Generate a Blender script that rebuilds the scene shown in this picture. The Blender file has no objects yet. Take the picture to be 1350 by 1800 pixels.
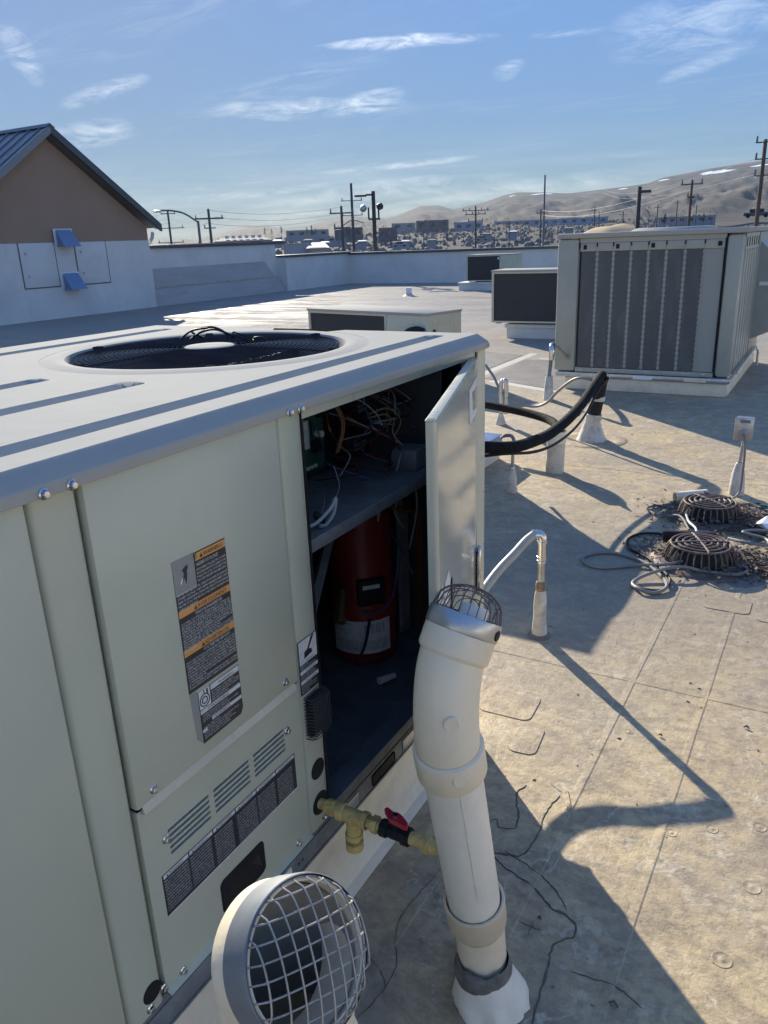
import bpy, bmesh, math, random
import numpy as np
from mathutils import Vector, Matrix, noise
random.seed(7)
rad = math.radians
C = bpy.context.scene.collection
S = bpy.context.scene

# ------------------------------------------------------------------ camera
CAM = Vector((0.92, 0.0, 1.656))
YAW, PIT, ROL, FPX = rad(30.515), rad(19.148), rad(-2.233), 1372.2
_f = Vector((-math.sin(YAW)*math.cos(PIT), math.cos(YAW)*math.cos(PIT), -math.sin(PIT)))
_r = Vector((math.cos(YAW), math.sin(YAW), 0)); _u = _r.cross(_f)
_r2 = _r*math.cos(ROL)+_u*math.sin(ROL); _u2 = -_r*math.sin(ROL)+_u*math.cos(ROL)
cd = bpy.data.cameras.new('camera'); cam = bpy.data.objects.new('camera', cd); C.objects.link(cam)
m = Matrix((( _r2.x, _u2.x, -_f.x, CAM.x), (_r2.y, _u2.y, -_f.y, CAM.y), (_r2.z, _u2.z, -_f.z, CAM.z), (0, 0, 0, 1)))
cam.matrix_world = m
cd.sensor_fit = 'VERTICAL'; cd.sensor_height = 36.0; cd.sensor_width = 27.0
cd.lens = 36.0*FPX/1800.0
cd.clip_start = 0.02; cd.clip_end = 30000
S.camera = cam

# ------------------------------------------------------------------ direction of a point of the view
def ray(px, py): return _r2*((px-675)/FPX) - _u2*((py-900)/FPX) + _f
def at(px, py, dist):
    d = ray(px, py); return CAM + d*(dist/math.hypot(d.x, d.y))
def azel(px, py):
    d = ray(px, py); return math.atan2(-d.x, d.y), math.atan2(d.z, math.hypot(d.x, d.y))

# ------------------------------------------------------------------ light
SUN_AZ = math.atan2(-0.738, 0.675)      # measured from +y towards +x
SUN_EL = rad(22.0)
SKY_K = 2.5; SKY_G = 3.2
w = bpy.data.worlds.new('World'); S.world = w; w.use_nodes = True
nt = w.node_tree; nt.nodes.clear()
def N(nt, t, **k):
    n = nt.nodes.new(t)
    for a, v in k.items():
        if a in n.inputs.keys() if hasattr(n.inputs, 'keys') else False: n.inputs[a].default_value = v
        else: setattr(n, a, v)
    return n
def Lk(nt, a, b): nt.links.new(a, b)
sky = nt.nodes.new('ShaderNodeTexSky'); sky.sky_type = 'NISHITA'; sky.sun_disc = False
sky.sun_elevation = SUN_EL; sky.sun_rotation = SUN_AZ
sky.altitude = 1300; sky.air_density = 1.0; sky.dust_density = 0.25; sky.ozone_density = 2.0
tc = nt.nodes.new('ShaderNodeTexCoord')
def mth(nt, op, a, b=None, clamp=False):
    n = nt.nodes.new('ShaderNodeMath'); n.operation = op; n.use_clamp = clamp
    for i, v in enumerate((a, b)):
        if v is None: continue
        if isinstance(v, (int, float)): n.inputs[i].default_value = v
        else: nt.links.new(v, n.inputs[i])
    return n.outputs[0]
def ramp(nt, fac, stops, interp='LINEAR'):
    n = nt.nodes.new('ShaderNodeValToRGB'); n.color_ramp.interpolation = interp
    e = n.color_ramp.elements
    while len(e) < len(stops): e.new(0.5)
    for i, (p, c) in enumerate(stops):
        e[i].position = p; e[i].color = (c, c, c, 1) if isinstance(c, (int, float)) else (*c, 1)
    nt.links.new(fac, n.inputs[0]); return n.outputs[0]
def noisen(nt, vec, scale, detail=4, rough=.55, dist=0.0):
    n = nt.nodes.new('ShaderNodeTexNoise'); n.inputs['Scale'].default_value = scale
    n.inputs['Detail'].default_value = detail; n.inputs['Roughness'].default_value = rough
    n.inputs['Distortion'].default_value = dist
    nt.links.new(vec, n.inputs['Vector']); return n.outputs['Fac']
def mapping(nt, vec, rot=(0, 0, 0), sc=(1, 1, 1), loc=(0, 0, 0)):
    n = nt.nodes.new('ShaderNodeMapping'); n.inputs['Rotation'].default_value = rot
    n.inputs['Scale'].default_value = sc; n.inputs['Location'].default_value = loc
    nt.links.new(vec, n.inputs['Vector']); return n.outputs[0]
def mixc(nt, fac, a, b, mode='MIX'):
    n = nt.nodes.new('ShaderNodeMix'); n.data_type = 'RGBA'; n.blend_type = mode
    if isinstance(fac, (int, float)): n.inputs[0].default_value = fac
    else: nt.links.new(fac, n.inputs[0])
    for i, v in ((6, a), (7, b)):
        if isinstance(v, (tuple, list)): n.inputs[i].default_value = (*v[:3], 1)
        else: nt.links.new(v, n.inputs[i])
    return n.outputs[2]
# cirrus: streaks on a high plane, plus a pale band low on the horizon
sep = nt.nodes.new('ShaderNodeSeparateXYZ'); Lk(nt, tc.outputs['Generated'], sep.inputs[0])
zz = mth(nt, 'ADD', mth(nt, 'MAXIMUM', sep.outputs[2], 0.0), 0.10)
cx = mth(nt, 'DIVIDE', sep.outputs[0], zz); cy = mth(nt, 'DIVIDE', sep.outputs[1], zz)
cmb = nt.nodes.new('ShaderNodeCombineXYZ'); Lk(nt, cx, cmb.inputs[0]); Lk(nt, cy, cmb.inputs[1])
mp = mapping(nt, cmb.outputs[0], rot=(0, 0, rad(-38)), sc=(0.55, 1.5, 1), loc=(3.1, 1.7, 0))
big = noisen(nt, mp, 1.15, 3, .5, .3)
fine = noisen(nt, mapping(nt, cmb.outputs[0], rot=(0, 0, rad(-30)), sc=(1.2, 3.6, 1), loc=(.4, .2, 0)), 2.0, 5, .66, .9)
cl = mth(nt, 'MULTIPLY', ramp(nt, big, [(0.50, 0.0), (0.68, 1.0)]), ramp(nt, fine, [(0.46, 0.0), (0.72, 1.0)]))
low = ramp(nt, sep.outputs[2], [(0.0, 0.4), (0.05, 0.3), (0.12, 0.0)])
lown = noisen(nt, mapping(nt, tc.outputs['Generated'], sc=(2.0, 2.0, 26)), 1.8, 7, .6, .25)
lb = mth(nt, 'MULTIPLY', low, ramp(nt, lown, [(0.42, 0.0), (0.62, 1.0)]))
cf = mth(nt, 'ADD', mth(nt, 'MULTIPLY', cl, 0.22), mth(nt, 'MULTIPLY', lb, 0.6))
# separate wisps and contrails, each at its own bearing and height in the sky
azn = mth(nt, 'ARCTAN2', mth(nt, 'MULTIPLY', sep.outputs[0], -1.0), sep.outputs[1]); eln = mth(nt, 'ARCSINE', sep.outputs[2])
wv = nt.nodes.new('ShaderNodeCombineXYZ'); Lk(nt, azn, wv.inputs[0]); Lk(nt, eln, wv.inputs[1])
wn = noisen(nt, mapping(nt, wv.outputs[0], rot=(0, 0, .12), sc=(9, 34, 1)), 1.6, 6, .72, .6)
wn2 = noisen(nt, mapping(nt, wv.outputs[0], sc=(6, 12, 1)), 2.2, 2, .5, .2)
wr_ = ramp(nt, wn, [(0.40, 0.0), (0.66, .9)])
for (px, py, hx, hy, sl, st) in ((711, 74, 150, 9, .045, 1.2), (545, 190, 170, 15, .02, .75), (650, 178, 60, 18, .2, .7), (700, 290, 130, 6, .09, .85), (150, 235, 75, 22, .15, .9), (185, 160, 70, 16, .3, .8), (38, 95, 28, 30, -.6, .7), (430, 340, 210, 7, .10, .6), (680, 335, 240, 16, .1, .65), (560, 378, 200, 14, .04, .5), (893, 125, 28, 14, .3, .55), (1000, 58, 70, 6, .03, .4), (1240, 35, 150, 45, .1, .42), (1240, 112, 70, 14, .35, .45), (900, 335, 260, 18, .1, .55), ):
    a0_, e0_ = azel(px, py)
    dx = mth(nt, 'SUBTRACT', azn, a0_); dy = mth(nt, 'SUBTRACT', eln, e0_)
    dy = mth(nt, 'ADD', dy, mth(nt, 'MULTIPLY', dx, sl*.9-.02))
    ux = mth(nt, 'MULTIPLY', dx, 1350./hx); uy = mth(nt, 'MULTIPLY', mth(nt, 'ADD', dy, mth(nt, 'MULTIPLY', wn2, hy*.0011)), 1350./hy)
    uy = mth(nt, 'SUBTRACT', uy, .74)
    q_ = mth(nt, 'ADD', mth(nt, 'MULTIPLY', ux, ux), mth(nt, 'MULTIPLY', uy, uy))
    q_ = mth(nt, 'MULTIPLY', mth(nt, 'SUBTRACT', 1.0, q_, True), st)
    cf = mth(nt, 'ADD', cf, mth(nt, 'MULTIPLY', q_, wr_))
cf = mth(nt, 'MINIMUM', cf, 0.9)
hi = nt.nodes.new('ShaderNodeHueSaturation'); hi.inputs['Saturation'].default_value = 0.35; hi.inputs['Value'].default_value = 1.9
# the aureole round the sun is compressed evenly, by brightness, as any exposure of a hazy winter sky shows it
bw = nt.nodes.new('ShaderNodeRGBToBW'); Lk(nt, sky.outputs[0], bw.inputs[0])
kk = mth(nt, 'DIVIDE', SKY_G, mth(nt, 'ADD', 1.0, mth(nt, 'MULTIPLY', bw.outputs[0], SKY_K)))
vm_ = nt.nodes.new('ShaderNodeVectorMath'); vm_.operation = 'SCALE'; Lk(nt, sky.outputs[0], vm_.inputs[0]); Lk(nt, kk, vm_.inputs['Scale'])
tint = mixc(nt, 1.0, vm_.outputs[0], (0.73, 0.86, 1.06), 'MULTIPLY')
Lk(nt, vm_.outputs[0], hi.inputs['Color'])
skc = mixc(nt, cf, tint, hi.outputs[0])
bg = nt.nodes.new('ShaderNodeBackground'); bg.inputs['Strength'].default_value = 0.15
Lk(nt, skc, bg.inputs['Color'])
wo = nt.nodes.new('ShaderNodeOutputWorld'); Lk(nt, bg.outputs[0], wo.inputs['Surface'])

sd = bpy.data.lights.new('sun', 'SUN'); sd.energy = 3.8; sd.angle = rad(0.53); sd.color = (1.0, 0.92, 0.78)
so = bpy.data.objects.new('sun', sd); C.objects.link(so)
_s = Vector((-0.738*math.cos(SUN_EL), 0.675*math.cos(SUN_EL), math.sin(SUN_EL)))
so.rotation_euler = _s.to_track_quat('Z', 'Y').to_euler(); so.location = (0, 0, 30)
S.view_settings.view_transform = 'Standard'; S.view_settings.look = 'None'
S.view_settings.exposure = 1.25; S.view_settings.gamma = 1.0
S.cycles.max_bounces = 8; S.cycles.diffuse_bounces = 5; S.cycles.volume_bounces = 0
S.cycles.use_denoising = True

# ------------------------------------------------------------------ materials
def newmat(name):
    m = bpy.data.materials.new(name); m.use_nodes = True
    nt = m.node_tree; b = nt.nodes['Principled BSDF']; return m, nt, b
def mat(name, col, rough=.5, metal=0.0, var=0.12, vs=6.0, bump=0.0, bs=40.0, dirt=None, dirt_s=2.5, dirt_a=0.4, coat=0.0, spec=0.5, stretch=(1, 1, 1), rvar=0.08):
    m, nt, b = newmat(name)
    t = nt.nodes.new('ShaderNodeTexCoord'); v = mapping(nt, t.outputs['Object'], sc=stretch)
    n1 = noisen(nt, v, vs, 5, .6)
    k = [max(0, c*(1-var)) for c in col]; k2 = [min(1, c*(1+var)) for c in col]
    c = ramp(nt, n1, [(0.3, tuple(k)), (0.7, tuple(k2))])
    if dirt:
        n2 = noisen(nt, v, dirt_s, 8, .68, .4)
        f = mth(nt, 'MULTIPLY', ramp(nt, n2, [(0.45, 0.0), (0.7, 1.0)]), dirt_a)
        c = mixc(nt, f, c, dirt)
    Lk(nt, c, b.inputs['Base Color'])
    b.inputs['Metallic'].default_value = metal
    b.inputs['Specular IOR Level'].default_value = spec
    n3 = noisen(nt, v, vs*1.7, 4, .6)
    Lk(nt, ramp(nt, n3, [(0.3, max(0.02, rough-rvar)), (0.7, min(1, rough+rvar))]), b.inputs['Roughness'])
    if coat: b.inputs['Coat Weight'].default_value = coat; b.inputs['Coat Roughness'].default_value = 0.12
    if bump:
        bp = nt.nodes.new('ShaderNodeBump'); bp.inputs['Strength'].default_value = bump; bp.inputs['Distance'].default_value = 0.01
        Lk(nt, noisen(nt, v, bs, 6, .6), bp.inputs['Height']); Lk(nt, bp.outputs[0], b.inputs['Normal'])
    return m
M = {}
M['paint'] = mat('paint', (.50, .505, .385), .33, var=.03, vs=2, bump=.12, bs=2.2, dirt=(.32, .31, .25), dirt_s=5, dirt_a=.18, rvar=.05)
M['gloss_paint'] = mat('gloss_paint', (.50, .49, .38), .13, var=.02, vs=2, bump=.02, bs=2.5, rvar=.02, coat=.5)
M['cap_paint'] = mat('cap_paint', (.40, .39, .345), .88, spec=0.03, rvar=.01, var=.04, vs=9, bump=.05, bs=25, dirt=(.30, .29, .25), dirt_s=9, dirt_a=.16)
M['trim_paint'] = mat('trim_paint', (.55, .53, .41), .3, var=.03, vs=4, bump=.04, bs=6)
M['paint_shaded'] = mat('paint_shaded', (.37, .375, .315), .42, var=.05, vs=3, bump=.04, bs=5, dirt=(.22, .22, .19), dirt_s=4, dirt_a=.3)  # darker copy of the unit paint; the far unit's shading is in its colour
M['strip_paint_shaded'] = mat('strip_paint_shaded', (.29, .295, .26), .5, var=.06, vs=6)  # same paint as the frame, its shaded face darkened in the colour
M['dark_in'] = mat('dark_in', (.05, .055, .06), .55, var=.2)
M['galv'] = mat('galv', (.50, .52, .54), .36, metal=.85, var=.12, vs=25, dirt=(.3, .3, .28), dirt_s=9, dirt_a=.5)
M['galv_dark'] = mat('galv_dark', (.20, .22, .23), .6, metal=.3, var=.15, vs=18, dirt=(.12, .11, .1), dirt_s=10, dirt_a=.6)
M['steel'] = mat('steel', (.62, .62, .62), .25, metal=1, var=.05, vs=30)
M['curb'] = mat('curb', (.78, .70, .54), .6, var=.06, vs=5, bump=.3, bs=14, dirt=(.40, .35, .27), dirt_s=4, dirt_a=.45)
M['pvc'] = mat('pvc', (.82, .70, .50), .36, var=.04, vs=5, bump=.08, bs=60, dirt=(.48, .40, .28), dirt_s=7, dirt_a=.4)
M['pvc_tan'] = mat('pvc_tan', (.70, .57, .40), .36, var=.05, vs=4, dirt=(.45, .38, .28), dirt_s=6, dirt_a=.3)
M['pvc_white'] = mat('pvc_white', (.84, .78, .65), .38, var=.03, vs=6, bump=.06, bs=70, dirt=(.52, .46, .36), dirt_s=6, dirt_a=.4)
M['boot'] = mat('boot', (.62, .58, .50), .6, var=.1, vs=14, bump=.4, bs=22, dirt=(.3, .26, .2), dirt_s=12, dirt_a=.7)
M['seal_gray'] = mat('seal_gray', (.16, .15, .13), .7, var=.3, vs=40, bump=.8, bs=60)
M['mastic'] = mat('mastic', (.28, .20, .13), .8, var=.4, vs=60, bump=1, bs=90)
M['wire'] = mat('wire', (.40, .37, .32), .5, metal=.4, var=.2, vs=40)
M['rusty_wire'] = mat('rusty_wire', (.17, .12, .10), .55, metal=.5, var=.4, vs=60)
M['grille'] = mat('grille', (.032, .034, .046), .6, metal=0, spec=0.0, var=.2, vs=20)
M['black'] = mat('black', (.012, .012, .014), .6, spec=.3, var=.3, vs=20, bump=.15, bs=60)
M['foam'] = mat('foam', (.012, .012, .013), .85, spec=.12, var=.4, vs=30, bump=.5, bs=50)
M['coil'] = mat('coil', (.032, .036, .042), .55, metal=.2, var=.25, vs=8, stretch=(1, 1, 30))
M['white'] = mat('white', (.78, .79, .78), .5, var=.03)
M['label_black'] = mat('label_black', (.022, .024, .03), .4, var=.2)
M['label_white'] = mat('label_white', (.72, .72, .69), .5, var=.04, dirt=(.4, .4, .38), dirt_s=40, dirt_a=.5)
M['label_grey'] = mat('label_grey', (.28, .285, .26), .45, var=.08, vs=30)
M['orange'] = mat('orange', (.72, .33, .09), .5, var=.05)
M['red_paint'] = mat('red_paint', (.22, .016, .016), .45, var=.1, vs=8)
M['red_rubber'] = mat('red_rubber', (.45, .02, .04), .4, var=.1, vs=20)
M['gas_paint'] = mat('gas_paint', (.66, .49, .17), .4, var=.12, vs=22, bump=.5, bs=35, dirt=(.14, .07, .035), dirt_s=22, dirt_a=.75)
M['iron'] = mat('iron', (.13, .10, .09), .6, metal=.3, var=.3, vs=25, bump=.5, bs=60, dirt=(.2, .12, .08), dirt_s=12, dirt_a=.6)
M['brass'] = mat('brass', (.5, .36, .18), .35, metal=.9)
M['copper'] = mat('copper', (.38, .16, .08), .4, metal=.9, var=.2)
M['pcb'] = mat('pcb', (.03, .10, .07), .45, var=.25, vs=50)
M['cable_grey'] = mat('cable_grey', (.20, .20, .19), .5, var=.1, vs=20)
M['flex'] = mat('flex', (.40, .37, .30), .45, var=.08, vs=20)
M['stucco_brown'] = mat('stucco_brown', (.34, .235, .165), .85, var=.05, vs=1.2, bump=.5, bs=30)
M['wall_white'] = mat('wall_white', (.68, .68, .64), .75, var=.05, vs=1.0, bump=.4, bs=9, dirt=(.42, .42, .41), dirt_s=.9, dirt_a=.35)
M['wall_tan'] = mat('wall_tan', (.42, .40, .37), .8, var=.12, vs=.8, bump=.4, bs=9, dirt=(.26, .25, .24), dirt_s=.8, dirt_a=.55, stretch=(1, .5, 2.2))
M['coping'] = mat('coping', (.10, .11, .12), .4, metal=.4, var=.1)
M['blue_metal'] = mat('blue_metal', (.16, .24, .40), .4, var=.08)
M['metal_roof'] = mat('metal_roof', (.24, .25, .26), .4, metal=.3, var=.06, vs=1)
M['pole_dark'] = mat('pole_dark', (.045, .045, .05), .6, var=.2)
M['wood_pole'] = mat('wood_pole', (.12, .09, .07), .85, var=.25, vs=3, bump=.3, bs=20)
M['shingle'] = mat('shingle', (.07, .075, .085), .9, var=.2, vs=3)
M['house_wall'] = mat('house_wall', (.42, .42, .43), .8, var=.06, vs=.6)
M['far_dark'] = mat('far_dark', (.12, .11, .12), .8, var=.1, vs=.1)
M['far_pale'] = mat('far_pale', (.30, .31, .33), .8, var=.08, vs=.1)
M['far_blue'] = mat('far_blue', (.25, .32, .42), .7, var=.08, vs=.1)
M['glass_dark'] = mat('glass_dark', (.03, .04, .05), .15, var=.1)
M['brush'] = mat('brush', (.22, .175, .13), .95, var=.4, vs=.25)
M['bare_tree'] = mat('bare_tree', (.20, .165, .15), .95, var=.3, vs=.5)
M['conifer'] = mat('conifer', (.045, .055, .035), .95, var=.3, vs=.5)
M['litter'] = mat('litter', (.13, .097, .07), .9, var=.6, vs=60)
M['wire_red'] = mat('wire_red', (.10, .02, .02), .5)
M['wire_yellow'] = mat('wire_yellow', (.28, .22, .07), .5)
M['wire_white'] = mat('wire_white', (.33, .34, .35), .5)
M['wire_blue'] = mat('wire_blue', (.06, .08, .16), .5)
M['golden'] = mat('golden', (.40, .29, .15), .95, var=.25, vs=.12)
M['silver_tank'] = mat('silver_tank', (.6, .6, .6), .6)

# perforated sheet on the condenser side of the far unit
def perforated(name, col, hole, sc=85.0, thr=.34):
    m, nt, b = newmat(name)
    t = nt.nodes.new('ShaderNodeTexCoord'); v = t.outputs['Object']
    vo = nt.nodes.new('ShaderNodeTexVoronoi'); vo.inputs['Scale'].default_value = sc; vo.inputs['Randomness'].default_value = 0.0
    Lk(nt, mapping(nt, v, sc=(1, 0.001, 1)), vo.inputs['Vector'])
    f = ramp(nt, vo.outputs['Distance'], [(thr-.04, 1.0), (thr+.04, 0.0)])
    c = mixc(nt, f, col, hole)
    d = ramp(nt, noisen(nt, mapping(nt, v, sc=(4, 4, 1)), 2.2, 6, .65), [(0.5, 0.0), (0.75, .22)])
    c = mixc(nt, d, c, (.30, .32, .33))
    Lk(nt, c, b.inputs['Base Color']); b.inputs['Roughness'].default_value = .5
    return m
M['perf_dark'] = perforated('perf_dark', (.085, .095, .098), (.007, .009, .011))
M['perf_light'] = perforated('perf_light', (.30, .315, .285), (.11, .12, .12), thr=.22)

# roof membrane
def roof_material():
    m, nt, b = newmat('roof_membrane')
    t = nt.nodes.new('ShaderNodeTexCoord'); v = t.outputs['Object']
    sp = nt.nodes.new('ShaderNodeSeparateXYZ'); Lk(nt, v, sp.inputs[0])
    n1 = noisen(nt, v, .55, 6, .62, .1)
    n2 = noisen(nt, v, 2.6, 10, .72, .15)
    n3 = noisen(nt, v, 26, 8, .7, .1)
    n4 = noisen(nt, mapping(nt, v, rot=(0, 0, .5), sc=(1, 1.8, 1)), 6, 12, .78, .12)
    c = ramp(nt, n1, [(0.32, (.50, .382, .212)), (0.68, (.65, .51, .29))])
    c = mixc(nt, ramp(nt, n2, [(0.40, 0.0), (0.62, .75)]), c, (.34, .27, .20))
    c = mixc(nt, ramp(nt, n4, [(0.46, 0.0), (0.66, .7)]), c, (.22, .172, .132))
    c = mixc(nt, ramp(nt, noisen(nt, v, 7, 12, .8, .25), [(0.54, 0.0), (0.66, .75)]), c, (.72, .63, .46))
    c = mixc(nt, ramp(nt, n3, [(0.46, 0.0), (0.66, .55)]), c, (.20, .16, .115))
    n5 = noisen(nt, v, 1.15, 12, .74, .2)
    c = mixc(nt, ramp(nt, n5, [(0.50, 0.0), (0.60, .55)]), c, (.28, .245, .19))
    c = mixc(nt, ramp(nt, noisen(nt, mapping(nt, v, loc=(7, 3, 0)), 1.9, 12, .8, .1), [(0.56, 0.0), (0.70, .6)]), c, (.17, .145, .115))
    for (sc_, ww_, cc_, am, lo_) in ((1.7, .010, (.72, .66, .53), .55, 2.0), (2.6, .008, (.16, .135, .105), .6, 9.0)):
        rn = noisen(nt, mapping(nt, v, rot=(0, 0, lo_), loc=(lo_, lo_*2, 0)), sc_, 5, .62, .4)
        rl_ = ramp(nt, mth(nt, 'ABSOLUTE', mth(nt, 'SUBTRACT', rn, .5)), [(0.0, am), (ww_, 0.0)])
        c = mixc(nt, mth(nt, 'MULTIPLY', rl_, ramp(nt, n4, [(0.45, 0.0), (0.6, 1.0)])), c, cc_)
    # ponding dirt round the drains and by the units
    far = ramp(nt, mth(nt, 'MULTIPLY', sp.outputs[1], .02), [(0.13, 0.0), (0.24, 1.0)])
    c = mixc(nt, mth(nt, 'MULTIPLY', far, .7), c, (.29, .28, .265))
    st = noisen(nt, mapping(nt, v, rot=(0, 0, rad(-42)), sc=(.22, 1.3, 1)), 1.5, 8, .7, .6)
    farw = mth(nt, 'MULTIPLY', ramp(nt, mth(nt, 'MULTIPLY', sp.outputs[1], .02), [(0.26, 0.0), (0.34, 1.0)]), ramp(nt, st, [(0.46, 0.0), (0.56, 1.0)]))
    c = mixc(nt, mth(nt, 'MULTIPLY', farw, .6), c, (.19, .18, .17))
    dm = nt.nodes.new('ShaderNodeVectorMath'); dm.operation = 'DISTANCE'; Lk(nt, v, dm.inputs[0]); dm.inputs[1].default_value = (0.1, 3.7, 0)
    pd = mth(nt, 'ADD', dm.outputs['Value'], mth(nt, 'MULTIPLY', n2, 1.1))
    c = mixc(nt, ramp(nt, mth(nt, 'MULTIPLY', pd, .25), [(0.22, .6), (0.5, 0.0)]), c, (.235, .20, .155))
    Lk(nt, c, b.inputs['Base Color'])
    rg = mth(nt, 'ADD', ramp(nt, n2, [(0.3, .42), (0.7, .72)]), mth(nt, 'MULTIPLY', far, .25), True)
    rr = nt.nodes.new('ShaderNodeMix'); rr.data_type = 'FLOAT'; Lk(nt, mth(nt, 'MULTIPLY', farw, .9), rr.inputs[0]); Lk(nt, rg, rr.inputs[2]); rr.inputs[3].default_value = .40
    Lk(nt, rr.outputs[0], b.inputs['Roughness'])
    Lk(nt, mth(nt, 'ADD', mth(nt, 'MULTIPLY', mth(nt, 'SUBTRACT', 1.0, far), .26), mth(nt, 'ADD', .03, mth(nt, 'MULTIPLY', farw, .16))), b.inputs['Specular IOR Level'])
    bp = nt.nodes.new('ShaderNodeBump'); bp.inputs['Strength'].default_value = .55; bp.inputs['Distance'].default_value = .006
    Lk(nt, mth(nt, 'ADD', mth(nt, 'MULTIPLY', n3, .8), mth(nt, 'MULTIPLY', n4, .35)), bp.inputs['Height'])
    bp2 = nt.nodes.new('ShaderNodeBump'); bp2.inputs['Strength'].default_value = .3; bp2.inputs['Distance'].default_value = .05
    Lk(nt, n2, bp2.inputs['Height']); Lk(nt, bp.outputs[0], bp2.inputs['Normal']); Lk(nt, bp2.outputs[0], b.inputs['Normal'])
    return m
M['roof'] = roof_material()
M['roof_patch'] = mat('roof_patch', (.135, .125, .11), .6, var=.12, vs=4, bump=.4, bs=20, dirt=(.3, .27, .22), dirt_s=3, dirt_a=.4)
M['lap'] = mat('lap', (.40, .355, .285), .55, var=.18, vs=9, bump=.4, bs=30, dirt=(.22, .19, .15), dirt_s=8, dirt_a=.6)
M['lap_white'] = mat('lap_white', (.58, .54, .45), .5, var=.1, vs=9, bump=.3, bs=30)
M['crack'] = mat('crack', (.11, .09, .07), .8, var=.3, vs=30)

def terrain_material():
    m, nt, b = newmat('dry_hills')
    t = nt.nodes.new('ShaderNodeTexCoord'); v = t.outputs['Object']
    sp = nt.nodes.new('ShaderNodeSeparateXYZ'); Lk(nt, v, sp.inputs[0])
    n1 = noisen(nt, v, .0022, 8, .62, .4)
    n2 = noisen(nt, mapping(nt, v, rot=(0, 0, .3), sc=(1, 2.5, 6)), .004, 9, .66, 1.0)
    n3 = noisen(nt, v, .05, 6, .7)
    c = ramp(nt, n1, [(0.35, (.048, .046, .046)), (0.65, (.070, .065, .061))])
    c = mixc(nt, ramp(nt, n2, [(0.50, 0.0), (0.62, .8)]), c, (.20, .16, .115))
    c = mixc(nt, ramp(nt, noisen(nt, mapping(nt, v, rot=(0, 0, .9), sc=(1, 2.2, 5), loc=(50, 9, 3)), .006, 9, .7, .8), [(0.48, 0.0), (0.60, .7)]), c, (.035, .033, .034))
    c = mixc(nt, ramp(nt, n3, [(0.45, 0.0), (0.75, .6)]), c, (.04, .034, .03))
    c = mixc(nt, ramp(nt, noisen(nt, v, .009, 8, .7, .5), [(0.45, 0.0), (0.62, .55)]), c, (.045, .04, .036))
    # a few old snow drifts near the ridge
    snow = None
    for (az, d, z, sx, sz) in SNOW:
        p = Vector((-math.sin(az)*d, math.cos(az)*d, z))
        vm = nt.nodes.new('ShaderNodeVectorMath'); vm.operation = 'SUBTRACT'; Lk(nt, v, vm.inputs[0]); vm.inputs[1].default_value = p
        mp = mapping(nt, vm.outputs[0], rot=(0, 0, -az), sc=(1/sx, 1/600., 1/sz))
        ln = nt.nodes.new('ShaderNodeVectorMath'); ln.operation = 'LENGTH'; Lk(nt, mp, ln.inputs[0])
        dd = mth(nt, 'ADD', ln.outputs['Value'], mth(nt, 'MULTIPLY', noisen(nt, v, .03, 6, .7, .5), 1.6))
        f = ramp(nt, mth(nt, 'MULTIPLY', dd, .5), [(0.72, 1.0), (0.80, 0.0)])
        snow = f if snow is None else mth(nt, 'MAXIMUM', snow, f)
    c = mixc(nt, snow, c, (.75, .78, .85))
    Lk(nt, c, b.inputs['Base Color']); b.inputs['Roughness'].default_value = .95; b.inputs['Specular IOR Level'].default_value = .1
    return m
R_RIDGE = 3000.0
SNOW = []
for px, py, sx, sz in ((897, 344, 16, 5), (938, 340, 20, 7), (1084, 330, 18, 4), (1160, 315, 26, 4), (1262, 302, 70, 11), (1340, 290, 50, 4)):
    a, e = azel(px, py); SNOW.append((a, R_RIDGE*.93, CAM.z+R_RIDGE*.93*math.tan(e), sx*1.0, sz*.9))
M['terrain'] = terrain_material()

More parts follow.
